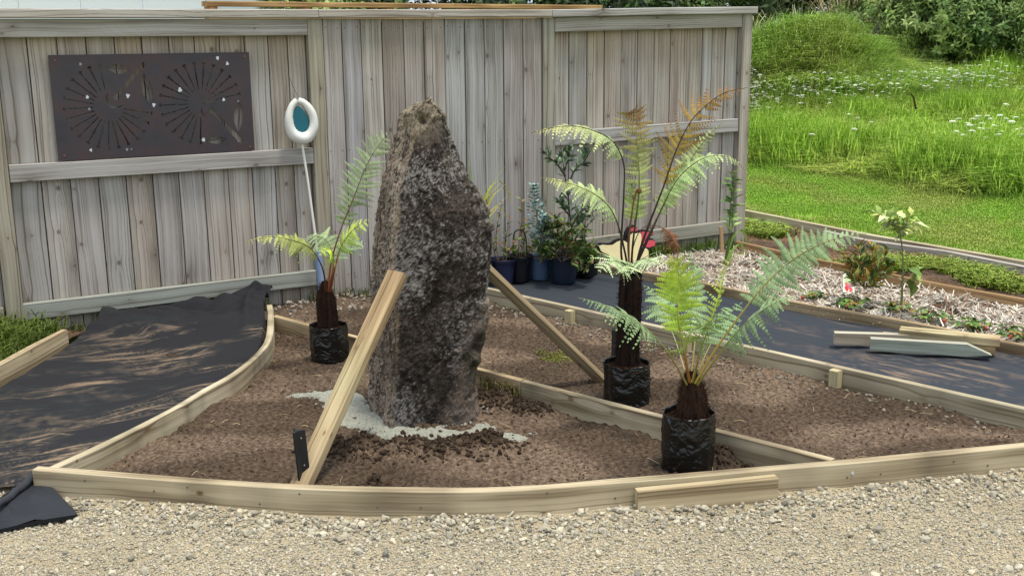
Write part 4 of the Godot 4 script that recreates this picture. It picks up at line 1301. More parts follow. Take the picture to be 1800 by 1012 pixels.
func braces() -> void:
	var a: Vector3 = Vector3(-0.806, 0.012, -3.940)
	var b: Vector3 = Vector3(-0.475, 0.707, -4.460)
	var d := (b - a).normalized()
	var up := (Vector3(-0.42, 0.30, 0.80) - d * Vector3(-0.42, 0.30, 0.80).dot(d)).normalized()
	var dirt := [Color(0.74, 0.66, 0.58), Color(1.0, 0.93, 0.82), Color(1.08, 1.0, 0.88), Color(0.98, 0.86, 0.74), Color(0.80, 0.68, 0.58)]
	tag(board("brace_plank", [a - d * 0.03, a.lerp(b, 0.25), a.lerp(b, 0.5), a.lerp(b, 0.75), b + d * 0.01], 0.078, 0.042, 15, M.pine, null, dirt, up), "sawn timber plank propping the left edge of the standing stone", "brace")
	a = Vector3(0.456, 0.000, -5.164)
	b = Vector3(-0.104, 0.606, -4.980)
	d = (b - a).normalized()
	up = (Vector3(0.35, 0.90, 0.25) - d * Vector3(0.35, 0.90, 0.25).dot(d)).normalized()
	tag(board("brace_plank", [a - d * 0.05, a.lerp(b, 0.5), b + d * 0.12], 0.056, 0.042, 4, M.pine, null, [Color(0.68, 0.60, 0.52), Color(0.56, 0.50, 0.44), Color(0.70, 0.64, 0.56)], up), "weathered timber brace from the stone's right side down to the tall fern", "brace")
	for w in [[Vector3(-0.801, 0.000, -3.957), 0.225, 0.25, "short black steel stake beside the foot of the left brace, by the front board"], [Vector3(0.519, 0.000, -5.385), 0.22, -0.05, "black steel stake with holes standing behind the tall fern's bag"]]:
		var p: Vector3 = w[0]
		var mb := Mb.new()
		var r := 0.021
		var poly := PackedVector2Array()
		for k in 3:
			var an = TAU * k / 3.0 + PI / 2.0 + w[2]
			var dd := Vector2.from_angle(an)
			var ss := Vector2(-dd.y, dd.x)
			poly.append_array(PackedVector2Array([dd * r * 1.35 - ss * 0.0035, dd * r * 1.35 + ss * 0.0035, dd * 0.006 + ss * 0.0045]))
		prism(mb, poly, Transform3D(Basis(Vector3.RIGHT, -PI / 2) , Vector3(0, w[1], 0)), w[1] + 0.1, lin(38, 37, 38), lin(34, 34, 36))
		for k in 3:
			var h := Vector3(0.010 - 0.02 * (k % 2), w[1] - 0.03 - 0.055 * k, 0.0075)
			tube(mb, [h - Vector3(0, 0, 0.002), h + Vector3(0, 0, 0.0015)], [0.0035], 8, [lin(170, 165, 155)])
		var o := put("steel_stake", mb.mesh(), M.paint)
		o.position = p
		o.rotation.z = 0.06 if w[2] > 0 else 0.0
		o.rotation.y = 0.4
		tag(o, w[3], "stake")

func loose_boards() -> void:
	var y := 0.065
	var pt := func(l: float, w: float, p: float) -> PackedVector2Array: return PackedVector2Array([Vector2(0, -w / 2), Vector2(l - p, -w / 2), Vector2(l, -w * 0.30), Vector2(l - p * 0.98, w / 2), Vector2(0, w / 2)])
	var on := func(a: Vector3, b: Vector3, h: float) -> Transform3D:
		var x := (b - a).normalized()
		return Transform3D(Basis(x, Vector3.UP, x.cross(Vector3.UP)).orthonormalized(), a + Vector3(0, h, 0))
	var mb := Mb.new()
	var a: Vector3 = Vector3(1.693, 0.060, -5.611)
	var b: Vector3 = Vector3(2.254, 0.060, -5.530)
	prism(mb, pt.call((b - a).length(), 0.062, 0.09), on.call(a, b, 0.036), 0.045, Color(0.86, 0.74, 0.58), Color(1.08, 0.95, 0.76), 1.0, 6)
	tag(put("timber_stake", mb.mesh(), M.grey), "grey pointed timber stake on the right weed mat, behind the greenish one", "stake")
	mb = Mb.new()
	a = Vector3(1.846, 0.060, -5.500)
	b = Vector3(2.411, 0.060, -5.350)
	prism(mb, pt.call((b - a).length(), 0.062, 0.12), on.call(a, b, 0.034), 0.045, Color(0.72, 0.82, 0.72), Color(1.08, 1.0, 0.84), 1.0, 9)
	tag(put("timber_stake", mb.mesh(), M.grey), "greenish pointed timber stake in front of the other offcuts on the right weed mat", "stake")
	var c := [Color(1.12, 1.0, 0.86), Color(1.12, 1.0, 0.86), Color(1.10, 0.98, 0.84), Color(0.86, 0.74, 0.62)]
	var p0: Vector3 = Vector3(1.959, 0.060, -5.592)
	var p1: Vector3 = Vector3(2.422, 0.060, -5.350)
	p0 = Vector3(1.963, 0.060, -5.669)
	p1 = Vector3(2.466, 0.060, -5.440)
	tag(board("timber_offcut", [p0 + Vector3(0, 0.024, 0), p0.lerp(p1, 0.5) + Vector3(0, 0.024, 0), p0.lerp(p1, 0.82) + Vector3(0, 0.024, 0), p1 + Vector3(0, 0.024, 0)], 0.09, 0.045, 21, M.pine, null, c), "fresh pale timber offcut lying lowest in the pile on the right weed mat", "offcut")
	p0 = Vector3(2.036, 0.105, -5.617)
	p1 = Vector3(2.477, 0.105, -5.420)
	tag(board("timber_offcut", [p0 + Vector3(0, 0.026, 0), p0.lerp(p1, 0.5) + Vector3(0, 0.026, 0), p0.lerp(p1, 0.84) + Vector3(0, 0.026, 0), p1 + Vector3(0, 0.026, 0)], 0.085, 0.042, 27, M.pine, null, c), "fresh pale timber offcut lying on top of the pile beside the mulched bed", "offcut")

# ------------------------------------------------------------------ pots and bags
func lathe(mb: Mb, prof: Array, segs: int, tint: Callable, push: Callable) -> void:
	var w := segs + 1
	var at := mb.v.size()
	for j in prof.size():
		for i in w:
			var a := TAU * (i % segs) / segs
			var d := Vector3(cos(a), 0, sin(a))
			var r: float = prof[j].x + push.call(a, prof[j].y, j)
			var p := d * maxf(r, 0.0)
			p.y = prof[j].y
			mb.vert(p, d, Vector2(float(i) / segs, prof[j].y), tint.call(a, prof[j].y))
	for j in prof.size():
		for i in w:
			var k := at + j * w + i
			var a := mb.v[at + j * w + (i + 1) % segs] - mb.v[at + j * w + (i - 1 + segs) % segs]
			var b := mb.v[at + mini(j + 1, prof.size() - 1) * w + i] - mb.v[at + maxi(j - 1, 0) * w + i]
			var n := b.cross(a).normalized()
			mb.n[k] = n if n.length() > 0.5 else Vector3.UP
	for j in prof.size() - 1:
		for i in segs:
			mb.face(at + j * w + i, at + j * w + i + 1, at + (j + 1) * w + i + 1)
			mb.face(at + j * w + i, at + (j + 1) * w + i + 1, at + (j + 1) * w + i)

func planter_bag(parent: Node3D, r: float, h: float, seed_: float) -> void:
	var mb := Mb.new()
	var prof := []
	for k in 6:
		prof.append(Vector2(r * (0.2 + 0.16 * k), 0.004))
	for k in 65:
		var f := k / 64.0
		prof.append(Vector2(r * (0.985 + 0.03 * sin(f * PI) - 0.02 * (1.0 - f)), 0.004 + f * h))
	for k in 8:
		prof.append(Vector2(r * 0.985 - 0.003, h - k * 0.006))
	lathe(mb, prof, 88, func(_a, _y): return lin(17, 18, 21), func(a, y, j):
		if j < 6:
			return 0.0
		var f: float = y / h
		var s := 0.0025 - 0.007 * absf(nf.get_noise_2d(a * 1.7 + seed_, f * 9.0 + 1.5 * nz.get_noise_2d(a * 1.2, seed_))) - 0.004 * absf(nf.get_noise_2d(a * 4.0 + seed_ * 3.0, f * 15.0)) + 0.003 * nz.get_noise_2d(a * 1.1 + seed_ * 2.0, f * 3.0) + 0.006 * nz.get_noise_2d(cos(a) * 1.2 + seed_, sin(a) * 1.2)
		s += 0.005 * cos(4.0 * a + seed_) * (0.3 + 0.7 * (1.0 - f)) - 0.004 * pow(absf(cos(a * 2.0 + seed_)), 24.0)
		return s + 0.004 * sm(0.9, 1.0, f) * nz.get_noise_2d(a * 2.5, seed_))
	var o := put("planter_bag", mb.mesh(), M.plastic, parent)
	var st := Mb.new()
	lathe(st, range(9).map(func(k): return Vector2(r * (0.99 - 0.11 * k), h - 0.022 + 0.004 * k)), 40, func(a, y): return lin(112, 88, 70) * (0.8 + 0.5 * nf.get_noise_2d(a * 3.0, y * 500.0)), func(a, y, j): return 0.004 * nf.get_noise_2d(a * 4.0, y * 300.0 + j))
	put("potting_soil", st.mesh(), M.soil, o)

func fibrous_trunk(parent: Node3D, pts: Array, radii: Array, hairs: int, dark: Color, red: Color) -> void:
	var mb := Mb.new()
	var line := curve_of(pts, 30)
	var segs := 44
	var last := []
	for i in line.size():
		var f := float(i) / (line.size() - 1)
		var g := f * (radii.size() - 1)
		var k := mini(int(g), radii.size() - 2)
		var r: float = lerpf(radii[k], radii[k + 1], g - k)
		var row := []
		for s in segs + 1:
			var a := TAU * (s % segs) / segs
			var d := Vector3(cos(a), 0, sin(a))
			var rid := nz.get_noise_2d(cos(a) * 5.0, sin(a) * 5.0 + f * 0.8)
			var q := r * (1.0 + 0.16 * rid + 0.10 * nf.get_noise_2d(a * 6.0, f * 12.0))
			row.append(mb.vert(line[i] + d * q, d, Vector2.ZERO, dark.lerp(red, clampf(0.5 + rid * 0.9, 0, 1))))
		if i > 0:
			for s in segs:
				mb.face(last[s], row[s], row[s + 1])
				mb.face(last[s], row[s + 1], last[s + 1])
		last = row
	for h in hairs:
		var f := rng.randf()
		var i := mini(int(f * (line.size() - 1)), line.size() - 2)
		var g := f * (radii.size() - 1)
		var k := mini(int(g), radii.size() - 2)
		var r: float = lerpf(radii[k], radii[k + 1], g - k)
		var a := rr(0, TAU)
		var d := Vector3(cos(a), 0, sin(a))
		var p: Vector3 = line[i] + d * r * rr(0.9, 1.05)
		var tip := p + d * rr(0.002, 0.022) + Vector3(rng.randfn() * 0.010, rr(-0.05, 0.035), rng.randfn() * 0.010)
		var s := (tip - p).cross(d).normalized() * 0.0018
		mb.tri(p - s, tip, p + s, d, dark.lerp(red, rng.randf() * 1.2))
	put("trunk", mb.mesh(), M.bark, parent)

# ------------------------------------------------------------------ fern fronds
func frond(parent: Node3D, world_pts: Array, up: Vector3, o: Dictionary) -> void:
	# o: from (where the leaflets start), len (longest side leaf), pairs, droop, col, tip, stalk, r, curl, gap, seed, blunt
	var org := parent.position
	var pts := curve_of(world_pts.map(func(p): return p - org), 60)
	var r0: float = o.get("r", 0.0042)
	var st := Mb.new()
	var rad := []
	var cs := []
	var sc: Color = o.get("stalk", lin(110, 96, 58))
	var sc2: Color = o.get("stalk2", sc.lerp(o.col, 0.6))
	for i in pts.size():
		var f := float(i) / (pts.size() - 1)
		rad.append(r0 * (1.0 - 0.82 * f))
		cs.append(sc.lerp(sc2, sm(0.15, 0.7, f)))
	tube(st, pts, rad, 7, cs)
	var fr: float = o.get("from", 0.3)
	var n: int = o.get("pairs", 20)
	var big: float = o.get("len", 0.16)
	var droop: float = o.get("droop", 0.25)
	var curl: float = o.get("curl", 0.0)
	var gap: float = o.get("gap", 0.0)
	var blunt: bool = o.get("blunt", false)
	var col: Color = o.col
	var tip_col: Color = o.get("tip", col)
	var end_col: Color = o.get("end", tip_col)
	var mb := Mb.new()
	for i in n:
		var s := (i + 0.5) / n
		var t := fr + (0.995 - fr) * s
		var k := clampi(int(t * 60.0), 1, 59)
		var p: Vector3 = pts[k].lerp(pts[k + 1], t * 60.0 - k)
		var tt: Vector3 = (pts[k + 1] - pts[k - 1]).normalized()
		var tw := 0.35 * nz.get_noise_2d(s * 2.2, pts[0].x * 31.0 + pts[40].y * 17.0)
		var nn := (up - tt * up.dot(tt)).normalized().rotated(tt, tw)
		var sv := tt.cross(nn)
		var prof := lerpf(0.55, 1.0, sm(0.0, 0.30, s)) * (1.0 - pow(maxf(0.0, (s - 0.30) / 0.70), 1.5 if not blunt else 5.0))
		if o.has("club"):
			prof = lerpf(0.55, 1.0, pow(s, 1.3)) * (1.0 - pow(s, 14.0))
		for sd in [-1.0, 1.0]:
			if rng.randf() < gap + 0.04:
				continue
			var l := maxf(big * prof * rr(0.72, 1.12), 0.006)
			var ang: float = lerpf(0.22, o.get("rake", 0.65), s) + rr(-0.16, 0.16)
			var d: Vector3 = (sv * sd * cos(ang) + tt * sin(ang) + nn * rr(-0.22, 0.22)).normalized()
			var side_bend := tt * rr(-0.30, 0.12)
			var m := maxi(5, int(l / 0.0088))
			var dr := droop * rr(0.4, 1.6)
			var cu := curl * rr(0.3, 1.4)
			var jit := rr(0.68, 1.10)
			var age := clampf(s * s * 1.1 + rr(-0.1, 0.1), 0, 1)
			var pc := col.lerp(end_col, age)
			var prev := p
			for q in m:
				var f := (q + 0.6) / m
				var bendv := nn * (-dr * l * f * f) + (tt * cu * 0.6 + side_bend) * l * f * f - nn * (cu * l * f * f * f * 0.5)
				var c := p + d * l * f + bendv
				var dd := (c - prev).normalized()
				prev = c
				var pn := (nn + dd * dr * 0.6).normalized()
				var ps := dd.cross(pn).normalized()
				var pl: float = 1.15 * minf(o.get("wide", 0.017), l * 0.22) * pow(1.0 - f, 0.6) * lerpf(0.7, 1.0, sm(0.0, 0.2, f)) + 0.0012
				var hw := l / m * 0.5
				var cc := pc.lerp(tip_col, f * f * 0.8) * jit * rr(0.8, 1.1)
				cc.a = 1.0
				for e in [-1.0, 1.0]:
					var ld: Vector3 = (ps * e + dd * 0.38).normalized()
					var dn := pn * (-0.22 - curl * 0.4) * pl
					var b0 := c - dd * hw
					var b1 := c + dd * hw
					var mdl: Vector3 = c + ld * pl * 0.6 + dn * 0.4
					var i0 := mb.vert(b0, pn, Vector2.ZERO, cc)
					mb.vert(mdl - dd * hw * 0.75, (pn + ps * e * 0.25).normalized(), Vector2.ZERO, cc)
					mb.vert(c + ld * pl + dn, (pn + ps * e * 0.4).normalized(), Vector2.ZERO, cc)
					mb.vert(mdl + dd * hw * 0.75, (pn + ps * e * 0.25).normalized(), Vector2.ZERO, cc)
					mb.vert(b1, pn, Vector2.ZERO, cc)
					mb.face(i0, i0 + 1, i0 + 3)
					mb.face(i0, i0 + 3, i0 + 4)
					mb.face(i0 + 1, i0 + 2, i0 + 3)
			# the side leaf's own midrib
			var rib := sc2.lerp(pc, 0.5)
			mb.tri(p - tt * 0.0012, p + d * l * 0.6 - nn * dr * l * 0.36 + tt * cu * l * 0.2, p + tt * 0.0012, nn, rib)
	var leaves := put("frond", mb.mesh(), M.fern, parent)
	put("stalk", st.mesh(), M.stalk, leaves)
	if o.has("label"):
		leaves.set_meta("label", o.label)

func fiddlehead(parent: Node3D, world_pts: Array, r: float, col: Color) -> void:
	var org := parent.position
	var pts := curve_of(world_pts.map(func(p): return p - org), 24)
	var e: Vector3 = pts[-1]
	for k in 22:
		var a := k * 0.5
		var q := r * (1.0 - k / 30.0)
		pts.append(e + Vector3(q * cos(a + PI) + r, q * sin(PI - a) + 0.0, 0.002 * k * 0.3))
	var mb := Mb.new()
	var rad := []
	for i in pts.size():
		rad.append(0.0042 - 0.0012 * i / pts.size())
	tube(mb, pts, rad, 8, [col])
	put("fiddlehead", mb.mesh(), M.bark, parent)

func ferns() -> void:
	var silver := lin(134, 158, 112)
	var green := lin(128, 156, 84)
	var lime := lin(158, 192, 64)
	var brown := lin(120, 72, 42)
	var bronze := lin(176, 120, 58)
	var red := lin(112, 62, 36)
	var dark := lin(46, 36, 32)
	# nearest fern, lower right of centre
	var a := thing("tree_fern", Vector3(0.683, 0.000, -4.077), "young lime-green tree fern in a black planter bag, nearest the front board", "tree fern", "tree ferns in black planter bags")
	planter_bag(a, 0.101, 0.238, 1.7)
	fibrous_trunk(a, [Vector3(0.012, 0.20, 0), Vector3(0.012, 0.29, 0), Vector3(0.008, 0.345, 0), Vector3(0.002, 0.40, 0)], [0.060, 0.056, 0.045, 0.020], 1900, lin(38, 31, 27), lin(70, 50, 40))
	var c := "1212,672,4.04"
	var st := lin(120, 116, 56)
	var rd := {"stalk": lin(128, 74, 40), "stalk2": st}
	frond(a, [Vector3(0.674, 0.372, -4.040), Vector3(0.651, 0.489, -4.040), Vector3(0.626, 0.623, -4.040), Vector3(0.625, 0.755, -4.040), Vector3(0.604, 0.846, -4.000), Vector3(0.551, 0.857, -3.950)], Vector3(0.1, 0.25, 1), {"from": 0.36, "len": 0.10, "pairs": 24, "wide": 0.013, "droop": 0.12, "col": lime, "tip": lin(196, 214, 84), "stalk": lin(128, 84, 40), "stalk2": lin(170, 178, 74), "r": 0.0045, "label": "upright lime-green frond"})
	frond(a, [Vector3(0.665, 0.363, -4.040), Vector3(0.593, 0.490, -3.980), Vector3(0.506, 0.607, -3.900), Vector3(0.404, 0.697, -3.820), Vector3(0.309, 0.749, -3.780), Vector3(0.230, 0.775, -3.760)], Vector3(0.1, 1, 0.3), {"from": 0.40, "len": 0.08, "pairs": 26, "wide": 0.011, "droop": 0.75, "col": silver, "stalk": st, "r": 0.004})
	frond(a, [Vector3(0.696, 0.367, -4.040), Vector3(0.765, 0.493, -4.040), Vector3(0.855, 0.630, -4.040), Vector3(0.946, 0.752, -4.040), Vector3(1.048, 0.849, -4.040), Vector3(1.171, 0.915, -4.040), Vector3(1.314, 0.943, -4.040)], Vector3(-0.25, 0.55, 1), {"from": 0.42, "len": 0.122, "pairs": 25, "droop": 0.22, "wide": 0.0145, "col": lin(132, 158, 110), "tip": lin(146, 168, 124), "stalk": lin(140, 120, 52), "stalk2": lin(128, 132, 80), "r": 0.0052})
	frond(a, [Vector3(0.705, 0.362, -4.040), Vector3(0.743, 0.468, -3.960), Vector3(0.799, 0.605, -3.860), Vector3(0.860, 0.705, -3.780), Vector3(0.927, 0.769, -3.720), Vector3(0.986, 0.790, -3.680)], Vector3(0.0, 0.9, 0.6), {"from": 0.40, "len": 0.105, "pairs": 20, "wide": 0.013, "droop": 0.6, "col": silver, "stalk": lin(132, 130, 56), "r": 0.0045})
	frond(a, [Vector3(0.683, 0.372, -4.040), Vector3(0.732, 0.505, -4.100), Vector3(0.787, 0.650, -4.150), Vector3(0.827, 0.767, -4.200), Vector3(0.862, 0.829, -4.200), Vector3(0.899, 0.848, -4.150)], Vector3(0.8, 0.2, 0.5), {"from": 0.35, "len": 0.05, "pairs": 20, "droop": 0.5, "curl": 0.4, "col": lin(158, 184, 72), "tip": lin(186, 204, 84), "stalk": lin(132, 124, 54), "r": 0.004, "label": "unfurling yellow-green frond"})
	frond(a, [Vector3(0.688, 0.357, -4.100), Vector3(0.735, 0.460, -4.300), Vector3(0.765, 0.588, -4.450), Vector3(0.751, 0.710, -4.500), Vector3(0.717, 0.804, -4.450)], Vector3(0.15, 0.5, 1), {"from": 0.40, "len": 0.11, "pairs": 18, "droop": 0.55, "col": lin(140, 166, 116), "stalk": st, "r": 0.004})
	frond(a, [Vector3(0.679, 0.352, -4.100), Vector3(0.650, 0.475, -4.250), Vector3(0.607, 0.578, -4.350), Vector3(0.580, 0.638, -4.400), Vector3(0.535, 0.669, -4.420)], Vector3(0.1, 0.8, 0.6), {"from": 0.55, "len": 0.075, "pairs": 12, "droop": 0.4, "col": silver, "stalk": lin(150, 142, 100), "r": 0.0034})
	frond(a, [Vector3(0.687, 0.372, -4.040), Vector3(0.685, 0.519, -3.900), Vector3(0.691, 0.649, -3.780), Vector3(0.708, 0.727, -3.700), Vector3(0.735, 0.756, -3.640)], Vector3(0.1, 0.8, 0.7), {"from": 0.42, "len": 0.09, "pairs": 14, "droop": 0.6, "col": lin(150, 178, 112), "stalk": lin(126, 118, 56), "r": 0.004})
	frond(a, [Vector3(0.668, 0.391, -3.980), Vector3(0.640, 0.487, -3.900), Vector3(0.621, 0.571, -3.820), Vector3(0.622, 0.634, -3.760), Vector3(0.628, 0.675, -3.700)], Vector3(0, 0.7, 0.8), {"from": 0.5, "len": 0.07, "pairs": 10, "droop": 0.5, "col": lin(152, 176, 90), "stalk": lin(140, 96, 46), "r": 0.0036})
	frond(a, [Vector3(0.714, 0.341, -4.150), Vector3(0.800, 0.417, -4.350), Vector3(0.895, 0.501, -4.500), Vector3(0.986, 0.550, -4.600)], Vector3(-0.2, 0.7, 0.7), {"from": 0.45, "len": 0.10, "pairs": 13, "droop": 0.4, "col": lin(120, 150, 100), "stalk": st, "r": 0.0036})
	# tall fern
	var b := thing("tree_fern", Vector3(0.522, 0.000, -4.857), "tallest tree fern, brown-trunked with dark upright stalks and bronze tips, in a black planter bag", "tree fern", "tree ferns in black planter bags")
	planter_bag(b, 0.106, 0.205, 4.1)
	fibrous_trunk(b, [Vector3(0.004, 0.17, 0), Vector3(0.004, 0.30, 0), Vector3(0.008, 0.45, 0), Vector3(0.012, 0.62, 0)], [0.052, 0.049, 0.049, 0.047], 1900, lin(28, 24, 22), lin(52, 40, 34))
	var bs := {"stalk": dark}
	var zb := 4.80
	frond(b, [Vector3(0.514, 0.650, -4.800), Vector3(0.498, 0.737, -4.800), Vector3(0.458, 0.877, -4.800), Vector3(0.395, 0.966, -4.800), Vector3(0.276, 1.029, -4.800), Vector3(0.123, 1.065, -4.800)], Vector3(0.25, 0.8, 0.55), {"from": 0.36, "len": 0.085, "pairs": 32, "wide": 0.012, "droop": 0.6, "col": lin(162, 184, 126), "tip": lin(184, 198, 146), "end": lin(178, 178, 110), "stalk": dark, "stalk2": lin(120, 110, 70), "r": 0.0055})
	frond(b, [Vector3(0.493, 0.657, -4.720), Vector3(0.473, 0.757, -4.700), Vector3(0.481, 1.004, -4.700), Vector3(0.477, 1.138, -4.700), Vector3(0.419, 1.236, -4.660), Vector3(0.311, 1.289, -4.620), Vector3(0.205, 1.299, -4.600), Vector3(0.085, 1.274, -4.580)], Vector3(0.1, 0.9, 0.45), {"from": 0.52, "len": 0.09, "pairs": 32, "wide": 0.012, "droop": 0.55, "curl": 0.25, "col": lin(160, 178, 120), "tip": lin(186, 194, 140), "end": lin(196, 190, 120), "stalk": dark, "stalk2": dark, "r": 0.0055})
	frond(b, [Vector3(0.529, 0.650, -4.800), Vector3(0.535, 0.775, -4.800), Vector3(0.558, 1.014, -4.800), Vector3(0.545, 1.212, -4.800), Vector3(0.536, 1.321, -4.800), Vector3(0.526, 1.361, -4.740)], Vector3(0.05, 0.3, 1), {"from": 0.30, "len": 0.10, "pairs": 27, "wide": 0.012, "droop": 0.42, "curl": 0.25, "club": true, "rake": 0.2, "col": lin(164, 184, 112), "tip": lin(190, 186, 116), "end": lin(150, 92, 62), "stalk": dark, "stalk2": lin(120, 128, 64), "r": 0.0055, "label": "upright frond with a bronze rounded top"})
	frond(b, [Vector3(0.549, 0.655, -4.800), Vector3(0.577, 0.775, -4.800), Vector3(0.660, 1.008, -4.800), Vector3(0.717, 1.181, -4.800), Vector3(0.768, 1.288, -4.800), Vector3(0.820, 1.350, -4.800), Vector3(0.910, 1.417, -4.800), Vector3(1.012, 1.440, -4.800)], Vector3(0.2, 0.4, 0.9), {"from": 0.40, "len": 0.115, "pairs": 22, "wide": 0.013, "droop": 0.35, "curl": 0.9, "gap": 0.16, "col": lin(162, 142, 62), "tip": lin(146, 94, 52), "end": lin(172, 118, 62), "stalk": dark, "stalk2": lin(70, 50, 36), "r": 0.006, "label": "high bronze frond with curled leaflets"})
	frond(b, [Vector3(0.544, 0.655, -4.800), Vector3(0.602, 0.787, -4.800), Vector3(0.683, 0.978, -4.800), Vector3(0.749, 1.080, -4.800), Vector3(0.846, 1.145, -4.800), Vector3(0.952, 1.144, -4.800), Vector3(1.011, 1.090, -4.800)], Vector3(-0.1, 0.9, 0.45), {"from": 0.40, "len": 0.085, "pairs": 30, "wide": 0.012, "droop": 0.6, "col": lin(154, 182, 116), "tip": lin(188, 206, 146), "stalk": dark, "stalk2": lin(110, 96, 60), "r": 0.005})
	frond(b, [Vector3(0.548, 0.638, -4.880), Vector3(0.614, 0.782, -4.900), Vector3(0.690, 0.933, -4.920), Vector3(0.747, 1.024, -4.940), Vector3(0.818, 1.138, -4.960), Vector3(0.881, 1.224, -4.960), Vector3(0.936, 1.280, -4.940)], Vector3(-0.3, 0.4, 0.9), {"from": 0.35, "len": 0.075, "pairs": 26, "wide": 0.012, "droop": 0.45, "col": lin(156, 178, 108), "tip": lin(196, 206, 130), "stalk": dark, "stalk2": lin(120, 112, 66), "r": 0.0045})
	frond(b, [Vector3(0.518, 0.671, -4.700), Vector3(0.517, 0.765, -4.660), Vector3(0.545, 0.858, -4.620), Vector3(0.600, 0.883, -4.600), Vector3(0.655, 0.857, -4.580), Vector3(0.693, 0.786, -4.570), Vector3(0.702, 0.727, -4.570)], Vector3(0.5, 0.3, 1), {"from": 0.64, "len": 0.055, "pairs": 14, "droop": 0.8, "curl": 0.9, "col": lin(118, 76, 52), "tip": lin(150, 104, 76), "stalk": dark, "stalk2": lin(80, 50, 36), "r": 0.003, "label": "dead brown frond hanging down"})
	frond(b, [Vector3(0.508, 0.673, -4.740), Vector3(0.458, 0.733, -4.600), Vector3(0.400, 0.748, -4.480), Vector3(0.351, 0.727, -4.400)], Vector3(0.1, 1, 0.4), {"from": 0.12, "len": 0.125, "pairs": 12, "droop": 0.35, "col": lin(164, 188, 136), "tip": lin(190, 208, 160), "stalk": dark, "r": 0.0035})
	frond(b, [Vector3(0.527, 0.673, -4.740), Vector3(0.547, 0.741, -4.580), Vector3(0.573, 0.760, -4.460), Vector3(0.609, 0.753, -4.380)], Vector3(-0.1, 1, 0.4), {"from": 0.10, "len": 0.125, "pairs": 12, "droop": 0.35, "col": lin(160, 184, 132), "tip": lin(188, 206, 158), "stalk": dark, "r": 0.0035})
	frond(b, [Vector3(0.518, 0.663, -4.740), Vector3(0.502, 0.722, -4.600), Vector3(0.482, 0.737, -4.460), Vector3(0.467, 0.719, -4.360)], Vector3(0, 1, 0.4), {"from": 0.15, "len": 0.11, "pairs": 9, "droop": 0.4, "col": lin(156, 180, 126), "tip": lin(184, 202, 150), "stalk": dark, "r": 0.0035})
	frond(b, [Vector3(0.533, 0.629, -4.900), Vector3(0.528, 0.760, -4.950), Vector3(0.554, 0.935, -5.000), Vector3(0.531, 1.062, -5.020)], Vector3(0.1, 0.4, -0.9), {"from": 0.5, "len": 0.06, "pairs": 12, "droop": 0.3, "col": lin(150, 168, 92), "stalk": dark, "stalk2": dark, "r": 0.004})
	fiddlehead(b, [Vector3(0.517, 0.654, -4.780), Vector3(0.515, 0.779, -4.780), Vector3(0.523, 0.880, -4.780), Vector3(0.532, 0.955, -4.780), Vector3(0.544, 1.002, -4.780)], 0.011, lin(110, 78, 48))
	# small fern on the left
	var l := thing("tree_fern", Vector3(-0.965, 0.000, -5.608), "small tree fern left of the stone with one tall silvery frond", "tree fern", "tree ferns in black planter bags")
	planter_bag(l, 0.096, 0.195, 7.3)
	fibrous_trunk(l, [Vector3(0.002, 0.17, 0), Vector3(0.0, 0.26, 0), Vector3(-0.004, 0.34, 0), Vector3(-0.006, 0.43, 0)], [0.052, 0.050, 0.046, 0.014], 1500, lin(36, 29, 26), lin(64, 45, 37))
	var rs := lin(122, 66, 40)
	frond(l, [Vector3(-0.942, 0.391, -5.540), Vector3(-0.921, 0.546, -5.540), Vector3(-0.861, 0.722, -5.540), Vector3(-0.791, 0.880, -5.540), Vector3(-0.735, 1.009, -5.540), Vector3(-0.674, 1.116, -5.540), Vector3(-0.604, 1.195, -5.540)], Vector3(0.25, 0.2, 1), {"from": 0.40, "len": 0.105, "pairs": 21, "wide": 0.013, "droop": 0.3, "blunt": true, "col": lin(156, 176, 124), "tip": lin(186, 200, 154), "end": lin(180, 194, 150), "stalk": rs, "stalk2": lin(110, 100, 66), "r": 0.0055, "label": "tall silvery frond"})
	frond(l, [Vector3(-0.954, 0.391, -5.540), Vector3(-0.958, 0.529, -5.480), Vector3(-1.002, 0.640, -5.420), Vector3(-1.085, 0.689, -5.380), Vector3(-1.193, 0.714, -5.340), Vector3(-1.302, 0.689, -5.300)], Vector3(0.1, 1, 0.5), {"from": 0.34, "len": 0.08, "pairs": 26, "wide": 0.011, "droop": 0.6, "col": lin(136, 150, 70), "tip": lin(158, 166, 96), "end": lin(176, 176, 110), "stalk": lin(84, 50, 36), "stalk2": lin(110, 96, 56), "r": 0.005})
	frond(l, [Vector3(-0.931, 0.391, -5.540), Vector3(-0.885, 0.556, -5.460), Vector3(-0.837, 0.666, -5.400), Vector3(-0.772, 0.747, -5.360), Vector3(-0.684, 0.800, -5.340)], Vector3(0, 0.8, 0.7), {"from": 0.5, "len": 0.10, "pairs": 10, "droop": 0.4, "col": lin(176, 200, 84), "tip": lin(190, 208, 100), "stalk": rs, "stalk2": lin(160, 140, 70), "r": 0.005, "label": "bright lime young frond"})
	frond(l, [Vector3(-0.933, 0.400, -5.500), Vector3(-0.883, 0.560, -5.360), Vector3(-0.872, 0.659, -5.260), Vector3(-0.894, 0.671, -5.200), Vector3(-0.916, 0.652, -5.160)], Vector3(0.4, 0.8, 0.6), {"from": 0.5, "len": 0.08, "pairs": 9, "droop": 0.4, "col": lin(168, 196, 66), "tip": lin(186, 208, 80), "stalk": rs, "r": 0.004})
	frond(l, [Vector3(-0.950, 0.377, -5.600), Vector3(-0.938, 0.528, -5.700), Vector3(-0.973, 0.611, -5.760), Vector3(-1.048, 0.635, -5.800), Vector3(-1.117, 0.616, -5.840)], Vector3(0.1, 1, 0.5), {"from": 0.42, "len": 0.10, "pairs": 12, "droop": 0.35, "col": lin(124, 146, 100), "tip": lin(160, 176, 132), "stalk": rs, "r": 0.004})
